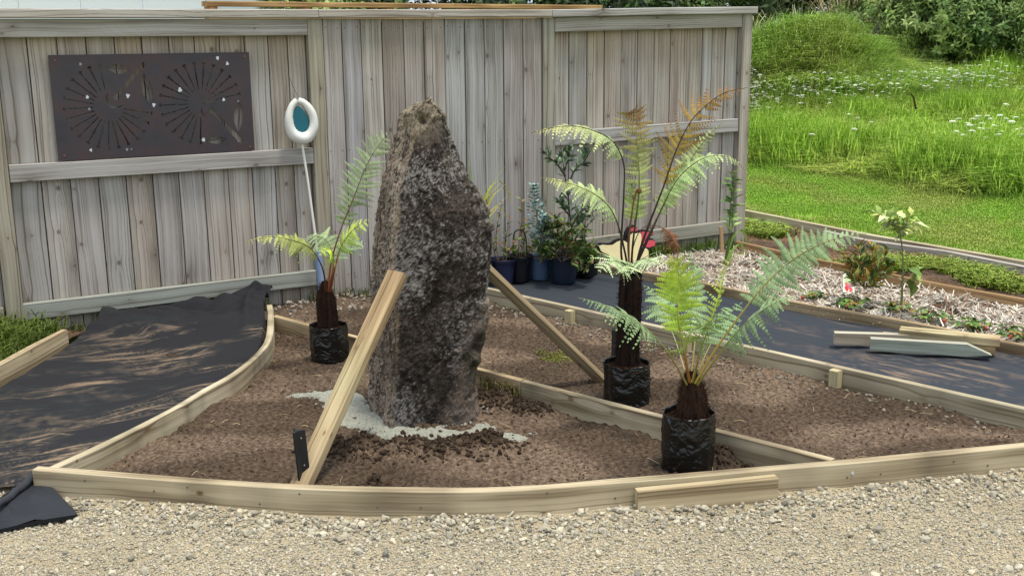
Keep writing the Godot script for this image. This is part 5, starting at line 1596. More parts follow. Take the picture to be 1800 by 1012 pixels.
	frond(l, [Vector3(-0.944, 0.377, -5.600), Vector3(-0.908, 0.532, -5.680), Vector3(-0.872, 0.602, -5.740), Vector3(-0.823, 0.618, -5.780), Vector3(-0.772, 0.584, -5.800)], Vector3(-0.1, 1, 0.5), {"from": 0.42, "len": 0.10, "pairs": 11, "droop": 0.4, "col": lin(122, 146, 104), "tip": lin(158, 174, 132), "stalk": rs, "r": 0.004})

# ------------------------------------------------------------------ pots along the fence and their plants
func pot(parent: Node3D, r: float, h: float, col: Color) -> void:
	var mb := Mb.new()
	var prof := [Vector2(0.0, 0.003), Vector2(r * 0.70, 0.003), Vector2(r * 0.74, 0.006), Vector2(r * 0.80, h * 0.3), Vector2(r * 0.88, h * 0.7), Vector2(r * 0.93, h * 0.86), Vector2(r * 1.0, h * 0.87), Vector2(r * 1.01, h * 0.99), Vector2(r * 0.99, h), Vector2(r * 0.95, h * 0.99), Vector2(r * 0.92, h * 0.86)]
	lathe(mb, prof, 36, func(_a, _y): return col, func(_a, _y, _j): return 0.0)
	var o := put("pot", mb.mesh(), M.plastic, parent)
	var st := Mb.new()
	lathe(st, range(6).map(func(k): return Vector2(r * (0.93 - 0.186 * k), h * 0.88 + 0.002 * k)), 24, func(a, y): return lin(96, 76, 62) * (0.8 + 0.5 * nf.get_noise_2d(a * 3.0, y * 500.0)), func(_a, _y, _j): return 0.0)
	put("potting_soil", st.mesh(), M.soil, o)

func stem_leaves(parent: Node3D, stems: Array, o: Dictionary) -> void:
	# stems: arrays of world points; o: r, wood, n (leaves a stem), from, size, width, cols, out, up, bend
	var org := parent.position
	var sb := Mb.new()
	var lb := Mb.new()
	for s in stems:
		var pts := curve_of(s.map(func(p): return p - org), 24)
		var rad := []
		for i in pts.size():
			rad.append(o.r * (1.0 - 0.75 * i / pts.size()))
		tube(sb, pts, rad, 6, [o.wood])
		for k in o.n:
			var f: float = lerpf(o.from, 1.0, (k + rng.randf()) / o.n)
			var i := clampi(int(f * 24.0), 1, 23)
			var tt: Vector3 = (pts[i + 1] - pts[i - 1]).normalized()
			var side := rv()
			side = (side - tt * side.dot(tt)).normalized()
			var twig: float = o.get("twig", 0.0) * rr(0.0, 1.0) * (1.15 - f)
			var p: Vector3 = pts[i] + side * twig + Vector3.UP * twig * o.get("rise", 0.4)
			if twig > 0.03 and rng.randf() < 0.4:
				tube(sb, [pts[i], p], [o.r * 0.35, o.r * 0.2], 4, [o.wood], false)
			var d: Vector3 = (side * o.out + tt * 0.5 + Vector3.UP * o.up + rv() * 0.35).normalized()
			var sz: float = o.size * rr(0.65, 1.15)
			var c: Color = o.cols[rng.randi() % o.cols.size()] * rr(0.75, 1.15)
			c.a = 1.0
			leaf(lb, p, d, (Vector3.UP + rv() * 0.6).normalized(), sz, sz * o.width, c, o.get("bend", 0.2))
	put("stems", sb.mesh(), M.stalk, parent)
	kind(put("foliage", lb.mesh(), M.leaf, parent), "stuff")

func pots() -> void:
	var g := "potted plants along the foot of the fence"
	var p: Vector3
	# strap-leaved plant behind the stone
	p = Vector3(-0.232, 0.050, -7.119)
	var t := thing("potted_plant", p, "yellow-green strap-leaved plant showing from behind the right edge of the stone", "potted plant", g)
	pot(t, 0.09, 0.17, lin(30, 32, 38))
	var yl := lin(206, 188, 62)
	var gr := lin(118, 146, 60)
	var bl := Mb.new()
	var flights := [[Vector3(-0.234, 0.201, -7.000), Vector3(-0.222, 0.462, -7.000), Vector3(-0.247, 0.718, -7.000), Vector3(-0.279, 0.956, -7.000)], [Vector3(-0.226, 0.201, -7.000), Vector3(-0.208, 0.462, -7.000), Vector3(-0.176, 0.645, -7.000), Vector3(-0.153, 0.761, -7.000)], [Vector3(-0.225, 0.212, -6.950), Vector3(-0.184, 0.488, -6.950), Vector3(-0.116, 0.742, -6.950), Vector3(-0.029, 0.870, -6.950)], [Vector3(-0.216, 0.222, -6.900), Vector3(-0.176, 0.515, -6.900), Vector3(-0.116, 0.677, -6.900), Vector3(-0.030, 0.730, -6.900), Vector3(0.011, 0.615, -6.900)], [Vector3(-0.223, 0.223, -6.900), Vector3(-0.190, 0.533, -6.900), Vector3(-0.144, 0.713, -6.900), Vector3(-0.065, 0.773, -6.900), Vector3(0.022, 0.651, -6.900)], [Vector3(-0.225, 0.212, -6.950), Vector3(-0.198, 0.543, -6.950), Vector3(-0.168, 0.645, -6.950), Vector3(-0.095, 0.724, -6.950), Vector3(-0.044, 0.788, -6.950)], [Vector3(-0.223, 0.223, -6.900), Vector3(-0.183, 0.479, -6.900), Vector3(-0.110, 0.580, -6.900), Vector3(-0.052, 0.651, -6.900), Vector3(-0.020, 0.687, -6.900)], [Vector3(-0.221, 0.233, -6.850), Vector3(-0.175, 0.487, -6.850), Vector3(-0.131, 0.588, -6.850), Vector3(-0.067, 0.630, -6.850), Vector3(-0.032, 0.540, -6.850)], [Vector3(-0.235, 0.191, -7.050), Vector3(-0.246, 0.453, -7.050), Vector3(-0.279, 0.675, -7.050), Vector3(-0.334, 0.821, -7.050)], [Vector3(-0.223, 0.223, -6.900), Vector3(-0.198, 0.442, -6.900), Vector3(-0.161, 0.533, -6.900), Vector3(-0.096, 0.569, -6.900), Vector3(-0.075, 0.507, -6.900)]]
	var k := 0
	for f in flights:
		var one := Mb.new()
		blade(one, curve_of(f.map(func(q): return q - p), 14), 0.026, Vector3(0.8, 0.35, 0.45).normalized(), gr, yl if k > 2 else lin(160, 180, 96))
		put("strap_leaf", one.mesh(), M.leaf, t)
		k += 1
	# slim reddish shrub
	p = Vector3(-0.060, 0.050, -7.180)
	t = thing("potted_plant", p, "slender shrub with sparse reddish leaves in a navy pot close to the stone", "potted plant", g)
	pot(t, 0.088, 0.175, lin(34, 42, 66))
	stem_leaves(t, [[Vector3(-0.081, 0.168, -7.150), Vector3(-0.102, 0.359, -7.150), Vector3(-0.077, 0.528, -7.150), Vector3(-0.054, 0.614, -7.150)], [Vector3(-0.066, 0.168, -7.150), Vector3(-0.042, 0.321, -7.150), Vector3(-0.023, 0.453, -7.150), Vector3(-0.007, 0.509, -7.150)], [Vector3(-0.059, 0.175, -7.120), Vector3(-0.013, 0.288, -7.120), Vector3(0.021, 0.345, -7.120), Vector3(0.047, 0.371, -7.120)], [Vector3(-0.074, 0.158, -7.200), Vector3(-0.118, 0.273, -7.200), Vector3(-0.132, 0.388, -7.200), Vector3(-0.123, 0.483, -7.200)]], {"r": 0.004, "wood": lin(110, 92, 66), "n": 15, "from": 0.3, "size": 0.05, "width": 0.36, "out": 1.0, "up": 0.4, "cols": [lin(126, 134, 72), lin(140, 96, 66), lin(112, 126, 66), lin(98, 112, 60)]})
	# low plant with an arched cane
	p = Vector3(0.054, 0.050, -7.262)
	t = thing("potted_plant", p, "low straggly plant with a black arched cane in a black pot", "potted plant", g)
	pot(t, 0.090, 0.18, lin(24, 26, 30))
	stem_leaves(t, [[Vector3(0.047, 0.188, -7.200), Vector3(0.021, 0.253, -7.200), Vector3(-0.020, 0.273, -7.200), Vector3(-0.043, 0.250, -7.200)], [Vector3(0.054, 0.188, -7.200), Vector3(0.070, 0.272, -7.200), Vector3(0.081, 0.348, -7.200), Vector3(0.078, 0.443, -7.200)], [Vector3(0.062, 0.187, -7.200), Vector3(0.100, 0.249, -7.200), Vector3(0.145, 0.309, -7.200), Vector3(0.168, 0.328, -7.200)], [Vector3(0.054, 0.183, -7.220), Vector3(0.047, 0.287, -7.220), Vector3(0.056, 0.383, -7.220), Vector3(0.071, 0.497, -7.220), Vector3(0.065, 0.629, -7.220)]], {"r": 0.003, "wood": lin(104, 84, 56), "n": 14, "from": 0.35, "size": 0.055, "width": 0.42, "out": 1.0, "up": 0.5, "cols": [lin(128, 146, 64), lin(104, 128, 56), lin(146, 120, 72)]})
	var cane := Mb.new()
	tube(cane, curve_of([Vector3(0.009, 0.249, -7.200), Vector3(0.018, 0.387, -7.200), Vector3(0.059, 0.409, -7.200), Vector3(0.089, 0.379, -7.200), Vector3(0.100, 0.272, -7.200), Vector3(0.107, 0.187, -7.200)], 20).map(func(q): return q - p), [0.005], 7, [lin(40, 42, 40)])
	put("cane", cane.mesh(), M.stalk, t)
	# blue-green column
	p = Vector3(0.193, 0.050, -7.327)
	t = thing("potted_plant", p, "narrow blue-green shrub in a slate-blue pot", "potted plant", g)
	pot(t, 0.090, 0.165, lin(72, 90, 118))
	var blue := [lin(138, 166, 160), lin(156, 182, 176), lin(118, 148, 146), lin(132, 166, 172)]
	stem_leaves(t, [[Vector3(0.190, 0.182, -7.220), Vector3(0.191, 0.344, -7.220), Vector3(0.161, 0.534, -7.220), Vector3(0.147, 0.714, -7.220)], [Vector3(0.194, 0.182, -7.220), Vector3(0.221, 0.305, -7.220), Vector3(0.221, 0.401, -7.220), Vector3(0.236, 0.495, -7.220)]], {"r": 0.005, "wood": lin(128, 120, 100), "n": 210, "from": 0.25, "size": 0.034, "width": 0.75, "out": 1.0, "up": 0.3, "twig": 0.085, "rise": 0.6, "cols": blue})
	stem_leaves(t, [[Vector3(0.186, 0.186, -7.200), Vector3(0.171, 0.240, -7.200), Vector3(0.145, 0.287, -7.200)], [Vector3(0.194, 0.186, -7.200), Vector3(0.220, 0.248, -7.200), Vector3(0.250, 0.286, -7.200)], [Vector3(0.190, 0.186, -7.200), Vector3(0.198, 0.271, -7.200), Vector3(0.213, 0.328, -7.200)]], {"r": 0.003, "wood": lin(96, 108, 56), "n": 9, "from": 0.3, "size": 0.075, "width": 0.5, "out": 1.0, "up": 0.5, "cols": [lin(96, 126, 62), lin(120, 146, 76)]})
	# bushy green shrub
	p = Vector3(0.342, 0.050, -7.216)
	t = thing("potted_plant", p, "bushy green shrub in a large navy pot, widest of the row", "potted plant", g)
	pot(t, 0.112, 0.195, lin(28, 34, 52))
	var bush := [lin(90, 112, 56), lin(74, 98, 50), lin(112, 130, 66), lin(62, 84, 48), lin(116, 92, 66)]
	stem_leaves(t, [[Vector3(0.331, 0.201, -7.160), Vector3(0.294, 0.316, -7.160), Vector3(0.271, 0.430, -7.160), Vector3(0.286, 0.512, -7.160)], [Vector3(0.338, 0.205, -7.140), Vector3(0.338, 0.319, -7.140), Vector3(0.352, 0.414, -7.140), Vector3(0.337, 0.478, -7.140)], [Vector3(0.344, 0.209, -7.120), Vector3(0.389, 0.315, -7.120), Vector3(0.440, 0.390, -7.120), Vector3(0.499, 0.427, -7.120)], [Vector3(0.336, 0.213, -7.100), Vector3(0.373, 0.281, -7.100), Vector3(0.447, 0.288, -7.100), Vector3(0.506, 0.325, -7.100)], [Vector3(0.321, 0.214, -7.100), Vector3(0.276, 0.271, -7.100), Vector3(0.232, 0.290, -7.100)], [Vector3(0.334, 0.229, -7.060), Vector3(0.393, 0.251, -7.060), Vector3(0.460, 0.213, -7.060), Vector3(0.504, 0.182, -7.060)], [Vector3(0.341, 0.193, -7.200), Vector3(0.318, 0.346, -7.200), Vector3(0.250, 0.430, -7.200), Vector3(0.220, 0.438, -7.200)]], {"r": 0.004, "wood": lin(92, 76, 56), "n": 66, "from": 0.25, "size": 0.055, "width": 0.5, "out": 1.0, "up": 0.45, "twig": 0.10, "cols": bush})
	# tall dark shrub behind it
	p = Vector3(0.422, 0.050, -7.426)
	t = thing("potted_plant", p, "tall dark-stemmed shrub with grey-green oval leaves behind the bushy one", "potted plant", g)
	pot(t, 0.095, 0.18, lin(26, 28, 32))
	stem_leaves(t, [[Vector3(0.425, 0.179, -7.360), Vector3(0.401, 0.394, -7.360), Vector3(0.378, 0.625, -7.360), Vector3(0.347, 0.815, -7.360), Vector3(0.328, 0.958, -7.360)], [Vector3(0.373, 0.666, -7.340), Vector3(0.421, 0.779, -7.340), Vector3(0.481, 0.835, -7.340), Vector3(0.533, 0.921, -7.340)], [Vector3(0.362, 0.739, -7.360), Vector3(0.309, 0.816, -7.360), Vector3(0.256, 0.869, -7.360), Vector3(0.226, 0.907, -7.360)], [Vector3(0.355, 0.775, -7.380), Vector3(0.385, 0.869, -7.380), Vector3(0.393, 0.933, -7.380)], [Vector3(0.400, 0.397, -7.340), Vector3(0.461, 0.505, -7.340), Vector3(0.521, 0.519, -7.340), Vector3(0.560, 0.450, -7.340)], [Vector3(0.397, 0.471, -7.360), Vector3(0.347, 0.529, -7.360), Vector3(0.324, 0.579, -7.360)], [Vector3(0.397, 0.394, -7.360), Vector3(0.447, 0.413, -7.360), Vector3(0.500, 0.470, -7.360)]], {"r": 0.007, "wood": lin(58, 46, 42), "n": 24, "from": 0.35, "size": 0.070, "width": 0.42, "out": 0.9, "up": 0.5, "cols": [lin(96, 118, 88), lin(120, 142, 108), lin(62, 82, 64), lin(136, 154, 120)]})
	# last pot of the row
	p = Vector3(0.520, 0.050, -7.386)
	t = thing("potted_plant", p, "small leafy plant in a black pot just left of the rooster cut-out", "potted plant", g)
	pot(t, 0.085, 0.17, lin(22, 23, 26))
	stem_leaves(t, [[Vector3(0.504, 0.190, -7.280), Vector3(0.474, 0.222, -7.280), Vector3(0.443, 0.230, -7.280)], [Vector3(0.511, 0.194, -7.260), Vector3(0.533, 0.233, -7.260), Vector3(0.563, 0.240, -7.260)], [Vector3(0.509, 0.199, -7.240), Vector3(0.517, 0.222, -7.240), Vector3(0.540, 0.191, -7.240)], [Vector3(0.512, 0.190, -7.280), Vector3(0.519, 0.237, -7.280), Vector3(0.511, 0.291, -7.280)]], {"r": 0.003, "wood": lin(86, 92, 52), "n": 20, "from": 0.2, "size": 0.065, "width": 0.46, "out": 1.0, "up": 0.3, "twig": 0.05, "cols": [lin(98, 124, 62), lin(130, 146, 88), lin(80, 104, 54)]})

func rooster() -> void:
	var t := thing("rooster_cutout", to_fence(3.95, 0.06, 0.30), "painted timber rooster cut-out, cream body with red comb and wattle, leaning near the fence", "garden ornament")
	t.basis = Basis(fence_d, Vector3.UP, fence_n)
	var flat := func(pts: Array) -> PackedVector2Array:
		var poly := PackedVector2Array()
		for q in pts:
			poly.append(Vector2(q.x - 3.95, q.y - 0.06))
		return poly
	var body: PackedVector2Array = flat.call([Vector3(3.747, 0.227, 0.300), Vector3(3.775, 0.234, 0.300), Vector3(3.816, 0.226, 0.300), Vector3(3.858, 0.224, 0.300), Vector3(3.895, 0.243, 0.300), Vector3(3.928, 0.250, 0.300), Vector3(3.961, 0.241, 0.300), Vector3(3.985, 0.225, 0.300), Vector3(3.999, 0.252, 0.300), Vector3(4.003, 0.280, 0.300), Vector3(4.021, 0.293, 0.300), Vector3(4.050, 0.288, 0.300), Vector3(4.079, 0.292, 0.300), Vector3(4.095, 0.280, 0.300), Vector3(4.099, 0.247, 0.300), Vector3(4.094, 0.219, 0.300), Vector3(4.109, 0.189, 0.300), Vector3(4.148, 0.168, 0.300), Vector3(4.161, 0.151, 0.300), Vector3(4.164, 0.009, 0.300), Vector3(3.880, 0.027, 0.300), Vector3(3.841, 0.137, 0.300), Vector3(3.826, 0.158, 0.300), Vector3(3.794, 0.172, 0.300), Vector3(3.766, 0.188, 0.300)])
	var comb: PackedVector2Array = flat.call([Vector3(3.986, 0.235, 0.290), Vector3(3.990, 0.292, 0.290), Vector3(4.013, 0.322, 0.290), Vector3(4.046, 0.336, 0.290), Vector3(4.068, 0.318, 0.290), Vector3(4.080, 0.292, 0.290), Vector3(4.118, 0.293, 0.290), Vector3(4.171, 0.288, 0.290), Vector3(4.215, 0.270, 0.290), Vector3(4.182, 0.263, 0.290), Vector3(4.158, 0.258, 0.290), Vector3(4.144, 0.241, 0.290), Vector3(4.125, 0.210, 0.290), Vector3(4.073, 0.203, 0.290)])
	var wattle: PackedVector2Array = flat.call([Vector3(4.113, 0.225, 0.300), Vector3(4.142, 0.233, 0.300), Vector3(4.205, 0.225, 0.300), Vector3(4.222, 0.207, 0.300), Vector3(4.216, 0.183, 0.300), Vector3(4.163, 0.175, 0.300), Vector3(4.124, 0.187, 0.300)])
	for a in [["comb", comb, -0.006, lin(206, 84, 98)], ["body", body, 0.006, lin(240, 226, 176)], ["wattle", wattle, 0.0, lin(214, 84, 102)]]:
		var mb := Mb.new()
		prism(mb, a[1], Transform3D(Basis.IDENTITY, Vector3(0, 0, a[2])), 0.006, a[3], lin(30, 28, 30))
		var o := put(a[0], mb.mesh(), M.paint, t)
		var back := Mb.new()
		for poly in Geometry2D.offset_polygon(a[1], 0.012, Geometry2D.JOIN_ROUND):
			prism(back, poly, Transform3D(Basis.IDENTITY, Vector3(-0.008, 0, a[2] - 0.0065)), 0.018, lin(34, 32, 34), lin(26, 25, 27))
		put("black_edge", back.mesh(), M.paint, o)

# ------------------------------------------------------------------ plants in the mulch
func bed_plants() -> void:
	var p: Vector3 = Vector3(1.453, 0.070, -7.440)
	var t := thing("young_plant", p, "tall thin twin-stemmed seedling in front of the fence's end post", "plant")
	stem_leaves(t, [[Vector3(1.460, 0.065, -7.500), Vector3(1.492, 0.281, -7.500), Vector3(1.497, 0.478, -7.500), Vector3(1.507, 0.634, -7.500), Vector3(1.517, 0.766, -7.500)], [Vector3(1.476, 0.065, -7.500), Vector3(1.510, 0.320, -7.500), Vector3(1.515, 0.517, -7.500), Vector3(1.515, 0.712, -7.500)]], {"r": 0.005, "wood": lin(74, 84, 54), "n": 26, "from": 0.42, "size": 0.085, "width": 0.46, "out": 1.0, "up": 0.3, "bend": 0.35, "cols": [lin(134, 164, 92), lin(92, 124, 60), lin(156, 182, 112)]})
	var bl := Mb.new()
	for f in [[Vector3(1.482, 0.137, -7.500), Vector3(1.505, 0.261, -7.500), Vector3(1.564, 0.344, -7.500), Vector3(1.604, 0.311, -7.500), Vector3(1.619, 0.232, -7.500)], [Vector3(1.476, 0.132, -7.450), Vector3(1.512, 0.211, -7.450), Vector3(1.565, 0.258, -7.450), Vector3(1.592, 0.170, -7.450)]]:
		blade(bl, curve_of(f.map(func(q): return q - p), 14), 0.05, Vector3(0.6, 0.5, 0.6).normalized(), lin(120, 150, 66), lin(150, 176, 96))
	put("strap_leaf", bl.mesh(), M.leaf, t)
	var sp: Vector3 = Vector3(1.566, 0.060, -8.086)
	tag(board("wooden_stake", [sp, sp + Vector3(-0.012, 0.16, 0), sp + Vector3(-0.018, 0.205, 0)], 0.026, 0.018, 30, M.pine, null, [Color(0.95, 0.72, 0.55)], Vector3(0, 0, 1)), "short weathered brown stake beside the tall seedling at the fence end", "stake")
	p = Vector3(2.313, 0.070, -6.378)
	t = thing("sapling", p, "sapling with pale new leaves at the top of a bare stem, in the mulch", "sapling")
	var pale := [lin(178, 194, 128), lin(196, 206, 150), lin(150, 174, 92), lin(182, 190, 104)]
	stem_leaves(t, [[Vector3(2.208, 0.153, -6.100), Vector3(2.202, 0.371, -6.100), Vector3(2.186, 0.501, -6.100), Vector3(2.158, 0.624, -6.100), Vector3(2.149, 0.675, -6.100)]], {"r": 0.008, "wood": lin(108, 116, 70), "n": 16, "from": 0.72, "size": 0.075, "width": 0.5, "out": 1.0, "up": 0.25, "bend": 0.45, "cols": pale})
	stem_leaves(t, [[Vector3(2.185, 0.517, -6.100), Vector3(2.127, 0.615, -6.100), Vector3(2.067, 0.670, -6.100), Vector3(2.028, 0.683, -6.100)], [Vector3(2.160, 0.543, -6.050), Vector3(2.184, 0.639, -6.050), Vector3(2.219, 0.686, -6.050)], [Vector3(2.175, 0.579, -6.120), Vector3(2.120, 0.634, -6.120), Vector3(2.086, 0.673, -6.120)], [Vector3(2.179, 0.560, -6.100), Vector3(2.213, 0.611, -6.100), Vector3(2.254, 0.623, -6.100)]], {"r": 0.0035, "wood": lin(130, 132, 80), "n": 14, "from": 0.2, "size": 0.085, "width": 0.45, "out": 0.9, "up": 0.2, "bend": 0.5, "cols": pale})
	stem_leaves(t, [[Vector3(2.188, 0.469, -6.100), Vector3(2.124, 0.482, -6.100), Vector3(2.067, 0.470, -6.100)], [Vector3(2.201, 0.338, -6.100), Vector3(2.253, 0.371, -6.100), Vector3(2.300, 0.344, -6.100)], [Vector3(2.188, 0.284, -6.050), Vector3(2.220, 0.316, -6.050), Vector3(2.267, 0.283, -6.050)]], {"r": 0.003, "wood": lin(108, 116, 70), "n": 5, "from": 0.4, "size": 0.11, "width": 0.42, "out": 0.8, "up": 0.05, "bend": 0.45, "cols": [lin(110, 140, 66), lin(138, 160, 84)]})
	p = Vector3(2.240, 0.070, -6.858)
	t = thing("shrub", p, "low shrub with orange-green leaves between the plant tag and the sapling", "shrub")
	stem_leaves(t, [[Vector3(2.122, 0.161, -6.500), Vector3(2.082, 0.253, -6.500), Vector3(2.026, 0.340, -6.500), Vector3(1.972, 0.392, -6.500)], [Vector3(2.122, 0.161, -6.500), Vector3(2.107, 0.287, -6.500), Vector3(2.082, 0.374, -6.500), Vector3(2.064, 0.433, -6.500)], [Vector3(2.129, 0.161, -6.500), Vector3(2.150, 0.269, -6.500), Vector3(2.158, 0.356, -6.500), Vector3(2.139, 0.432, -6.500)], [Vector3(2.123, 0.166, -6.480), Vector3(2.178, 0.256, -6.480), Vector3(2.223, 0.342, -6.480), Vector3(2.236, 0.401, -6.480)], [Vector3(2.109, 0.170, -6.460), Vector3(2.191, 0.219, -6.460), Vector3(2.237, 0.295, -6.460), Vector3(2.269, 0.322, -6.460)], [Vector3(2.090, 0.184, -6.400), Vector3(2.060, 0.219, -6.400), Vector3(2.035, 0.247, -6.400)], [Vector3(2.096, 0.184, -6.400), Vector3(2.149, 0.205, -6.400), Vector3(2.172, 0.218, -6.400)], [Vector3(2.122, 0.161, -6.500), Vector3(2.049, 0.235, -6.500), Vector3(2.012, 0.288, -6.500)]], {"r": 0.004, "wood": lin(96, 84, 54), "n": 34, "from": 0.25, "size": 0.062, "width": 0.46, "out": 1.0, "up": 0.5, "twig": 0.05, "cols": [lin(150, 124, 58), lin(168, 118, 60), lin(118, 130, 60), lin(92, 112, 52), lin(138, 142, 70), lin(76, 96, 48)]})
	# card label
	var c0: Vector3 = Vector3(2.098, 0.070, -6.722)
	t = thing("plant_tag", c0, "white card plant tag printed with a red flower, tilted in the mulch", "plant tag")
	t.basis = Basis(Vector3(0.82, 0.25, -0.5).normalized(), Vector3(-0.05, 0.85, -0.45).normalized(), Vector3(0.3, 0.4, 0.8).normalized()).orthonormalized()
	var cm := Mb.new()
	var sh := func(a: Array) -> PackedVector2Array: return PackedVector2Array(a.map(func(q): return Vector2(q[0], q[1]).rotated(-0.62) * 0.00128))
	prism(cm, sh.call([[-32, 4], [32, 4], [32, 92], [18, 108], [-18, 108], [-32, 92]]), Transform3D(Basis.IDENTITY, Vector3.ZERO), 0.0015, lin(236, 234, 224), lin(236, 234, 224))
	put("card", cm.mesh(), M.paint, t)
	cm = Mb.new()
	prism(cm, sh.call([[-26, 44], [26, 44], [26, 90], [15, 100], [-15, 100], [-26, 90]]), Transform3D(Basis.IDENTITY, Vector3(0, 0, 0.001)), 0.0008, lin(186, 204, 160), lin(186, 204, 160))
	put("printed_leaves", cm.mesh(), M.paint, t)
	cm = Mb.new()
	for q in [[-8, 30, 17, 0], [11, 26, 14, 1], [2, 44, 12, 2], [-14, 50, 9, 1], [14, 54, 9, 2]]:
		var poly := []
		for k in 10:
			poly.append([q[0] + cos(TAU * k / 10.0) * q[2] * (0.8 + 0.3 * (k % 2)), q[1] + sin(TAU * k / 10.0) * q[2] * (0.8 + 0.3 * (k % 2))])
		prism(cm, sh.call(poly), Transform3D(Basis.IDENTITY, Vector3(0, 0, 0.0015 + 0.0004 * q[3] + 0.0001 * q[2] * 0.1)), 0.0006, [lin(206, 66, 72), lin(214, 88, 92), lin(196, 120, 140)][q[3]])
	put("printed_flower", cm.mesh(), M.paint, t)
	# strawberries along the near board
	var spots := [[Vector3(1.840, 0.070, -6.551), 0.7, "strawberry plant nearest the fern fronds"], [Vector3(2.002, 0.070, -6.389), 1.15, "strawberry plant just in front of the plant tag"], [Vector3(2.238, 0.070, -6.257), 0.7, "small dark strawberry plant at the foot of the sapling"], [Vector3(2.357, 0.070, -6.032), 1.0, "strawberry plant behind the pile of offcuts, its left one"], [Vector3(2.502, 0.070, -5.869), 1.0, "strawberry plant behind the pile of offcuts, its right one"], [Vector3(2.693, 0.070, -5.689), 1.1, "strawberry plant at the right edge of the view"]]
	for s in spots:
		p = s[0]
		t = thing("strawberry_plant", p, s[2] + ", in the mulch", "strawberry plant", "strawberry plants in the mulch")
		var lb := Mb.new()
		var sb := Mb.new()
		for k in int(26 * s[1]):
			var a := rr(0, TAU)
			var q = Vector3(cos(a), 0, sin(a)) * rr(0.01, 0.10) * s[1] + Vector3.UP * rr(0.02, 0.065)
			tube(sb, [Vector3.ZERO, q], [0.0015], 4, [lin(110, 120, 60)], false)
			var c := [lin(90, 122, 56), lin(70, 102, 46), lin(118, 144, 70), lin(140, 116, 66)][rng.randi() % 4] as Color
			for j in 3:
				var b := a + (j - 1) * 1.1
				leaf(lb, q, Vector3(cos(b), 0.05, sin(b)), Vector3.UP + rv() * 0.3, rr(0.030, 0.045), 0.03, c * rr(0.8, 1.1), 0.3)
		put("stems", sb.mesh(), M.stalk, t)
		kind(put("foliage", lb.mesh(), M.leaf, t), "stuff")
		for k in 1:
			var be := Mb.new()
			var a := rr(0.0, TAU)
			lathe(be, [Vector2(0, -0.014), Vector2(0.007, -0.008), Vector2(0.011, 0.002), Vector2(0.008, 0.010), Vector2(0.0, 0.012)], 10, func(_a, _y): return lin(176, 74, 56), func(_a, _y, _j): return 0.0)
			var o := put("berry", be.mesh(), M.paint, t)
			o.position = Vector3(cos(a) * 0.11 * s[1], 0.025, absf(sin(a)) * 0.08)

# ------------------------------------------------------------------ grass, flowers and the field
func tuft(seed_: int, n: int, radius: float, h0: float, h1: float, w: float, lean: float, droop: float) -> ArrayMesh:
	var r := RandomNumberGenerator.new()
	r.seed = seed_
	var mb := Mb.new()
	for k in n:
		var a := r.randf() * TAU
		var base := Vector3(cos(a), 0, sin(a)) * radius * sqrt(r.randf())
		var h := r.randf_range(h0, h1)
		var b := r.randf() * TAU
		var d := Vector3(cos(b), 0, sin(b))
		var l := lean * r.randf_range(0.3, 1.4) * h
		var s := d.cross(Vector3.UP)
		s = (s + Vector3(r.randf() - 0.5, 0, r.randf() - 0.5)).normalized()
		var p := [base, base + d * l * 0.22 + Vector3(0, h * 0.45, 0), base + d * l * 0.62 + Vector3(0, h * 0.82, 0), base + d * l * (1.0 + droop) + Vector3(0, h * (1.0 - droop * 0.45), 0)]
		var v := r.randf_range(0.75, 1.2)
		var c := Color(v * r.randf_range(0.9, 1.15), v, v * 0.95)
		var wd := w * r.randf_range(0.7, 1.3)
		var last := []
		for i in 4:
			var hw: float = wd * [0.5, 0.48, 0.32, 0.04][i]
			var nn: Vector3 = (d + Vector3.UP * (0.5 + 0.3 * i)).normalized()
			var row := [mb.vert(p[i] + s * hw, nn, Vector2.ZERO, c), mb.vert(p[i] - s * hw, nn, Vector2.ZERO, c)]
			if i > 0:
				mb.face(last[0], row[0], row[1])
				mb.face(last[0], row[1], last[1])
			last = row
	return mb.mesh()

func beyond_tall(x: float, z: float) -> float:
	return -side_of(tall_a, tall_b, Vector3(x, 0, z))

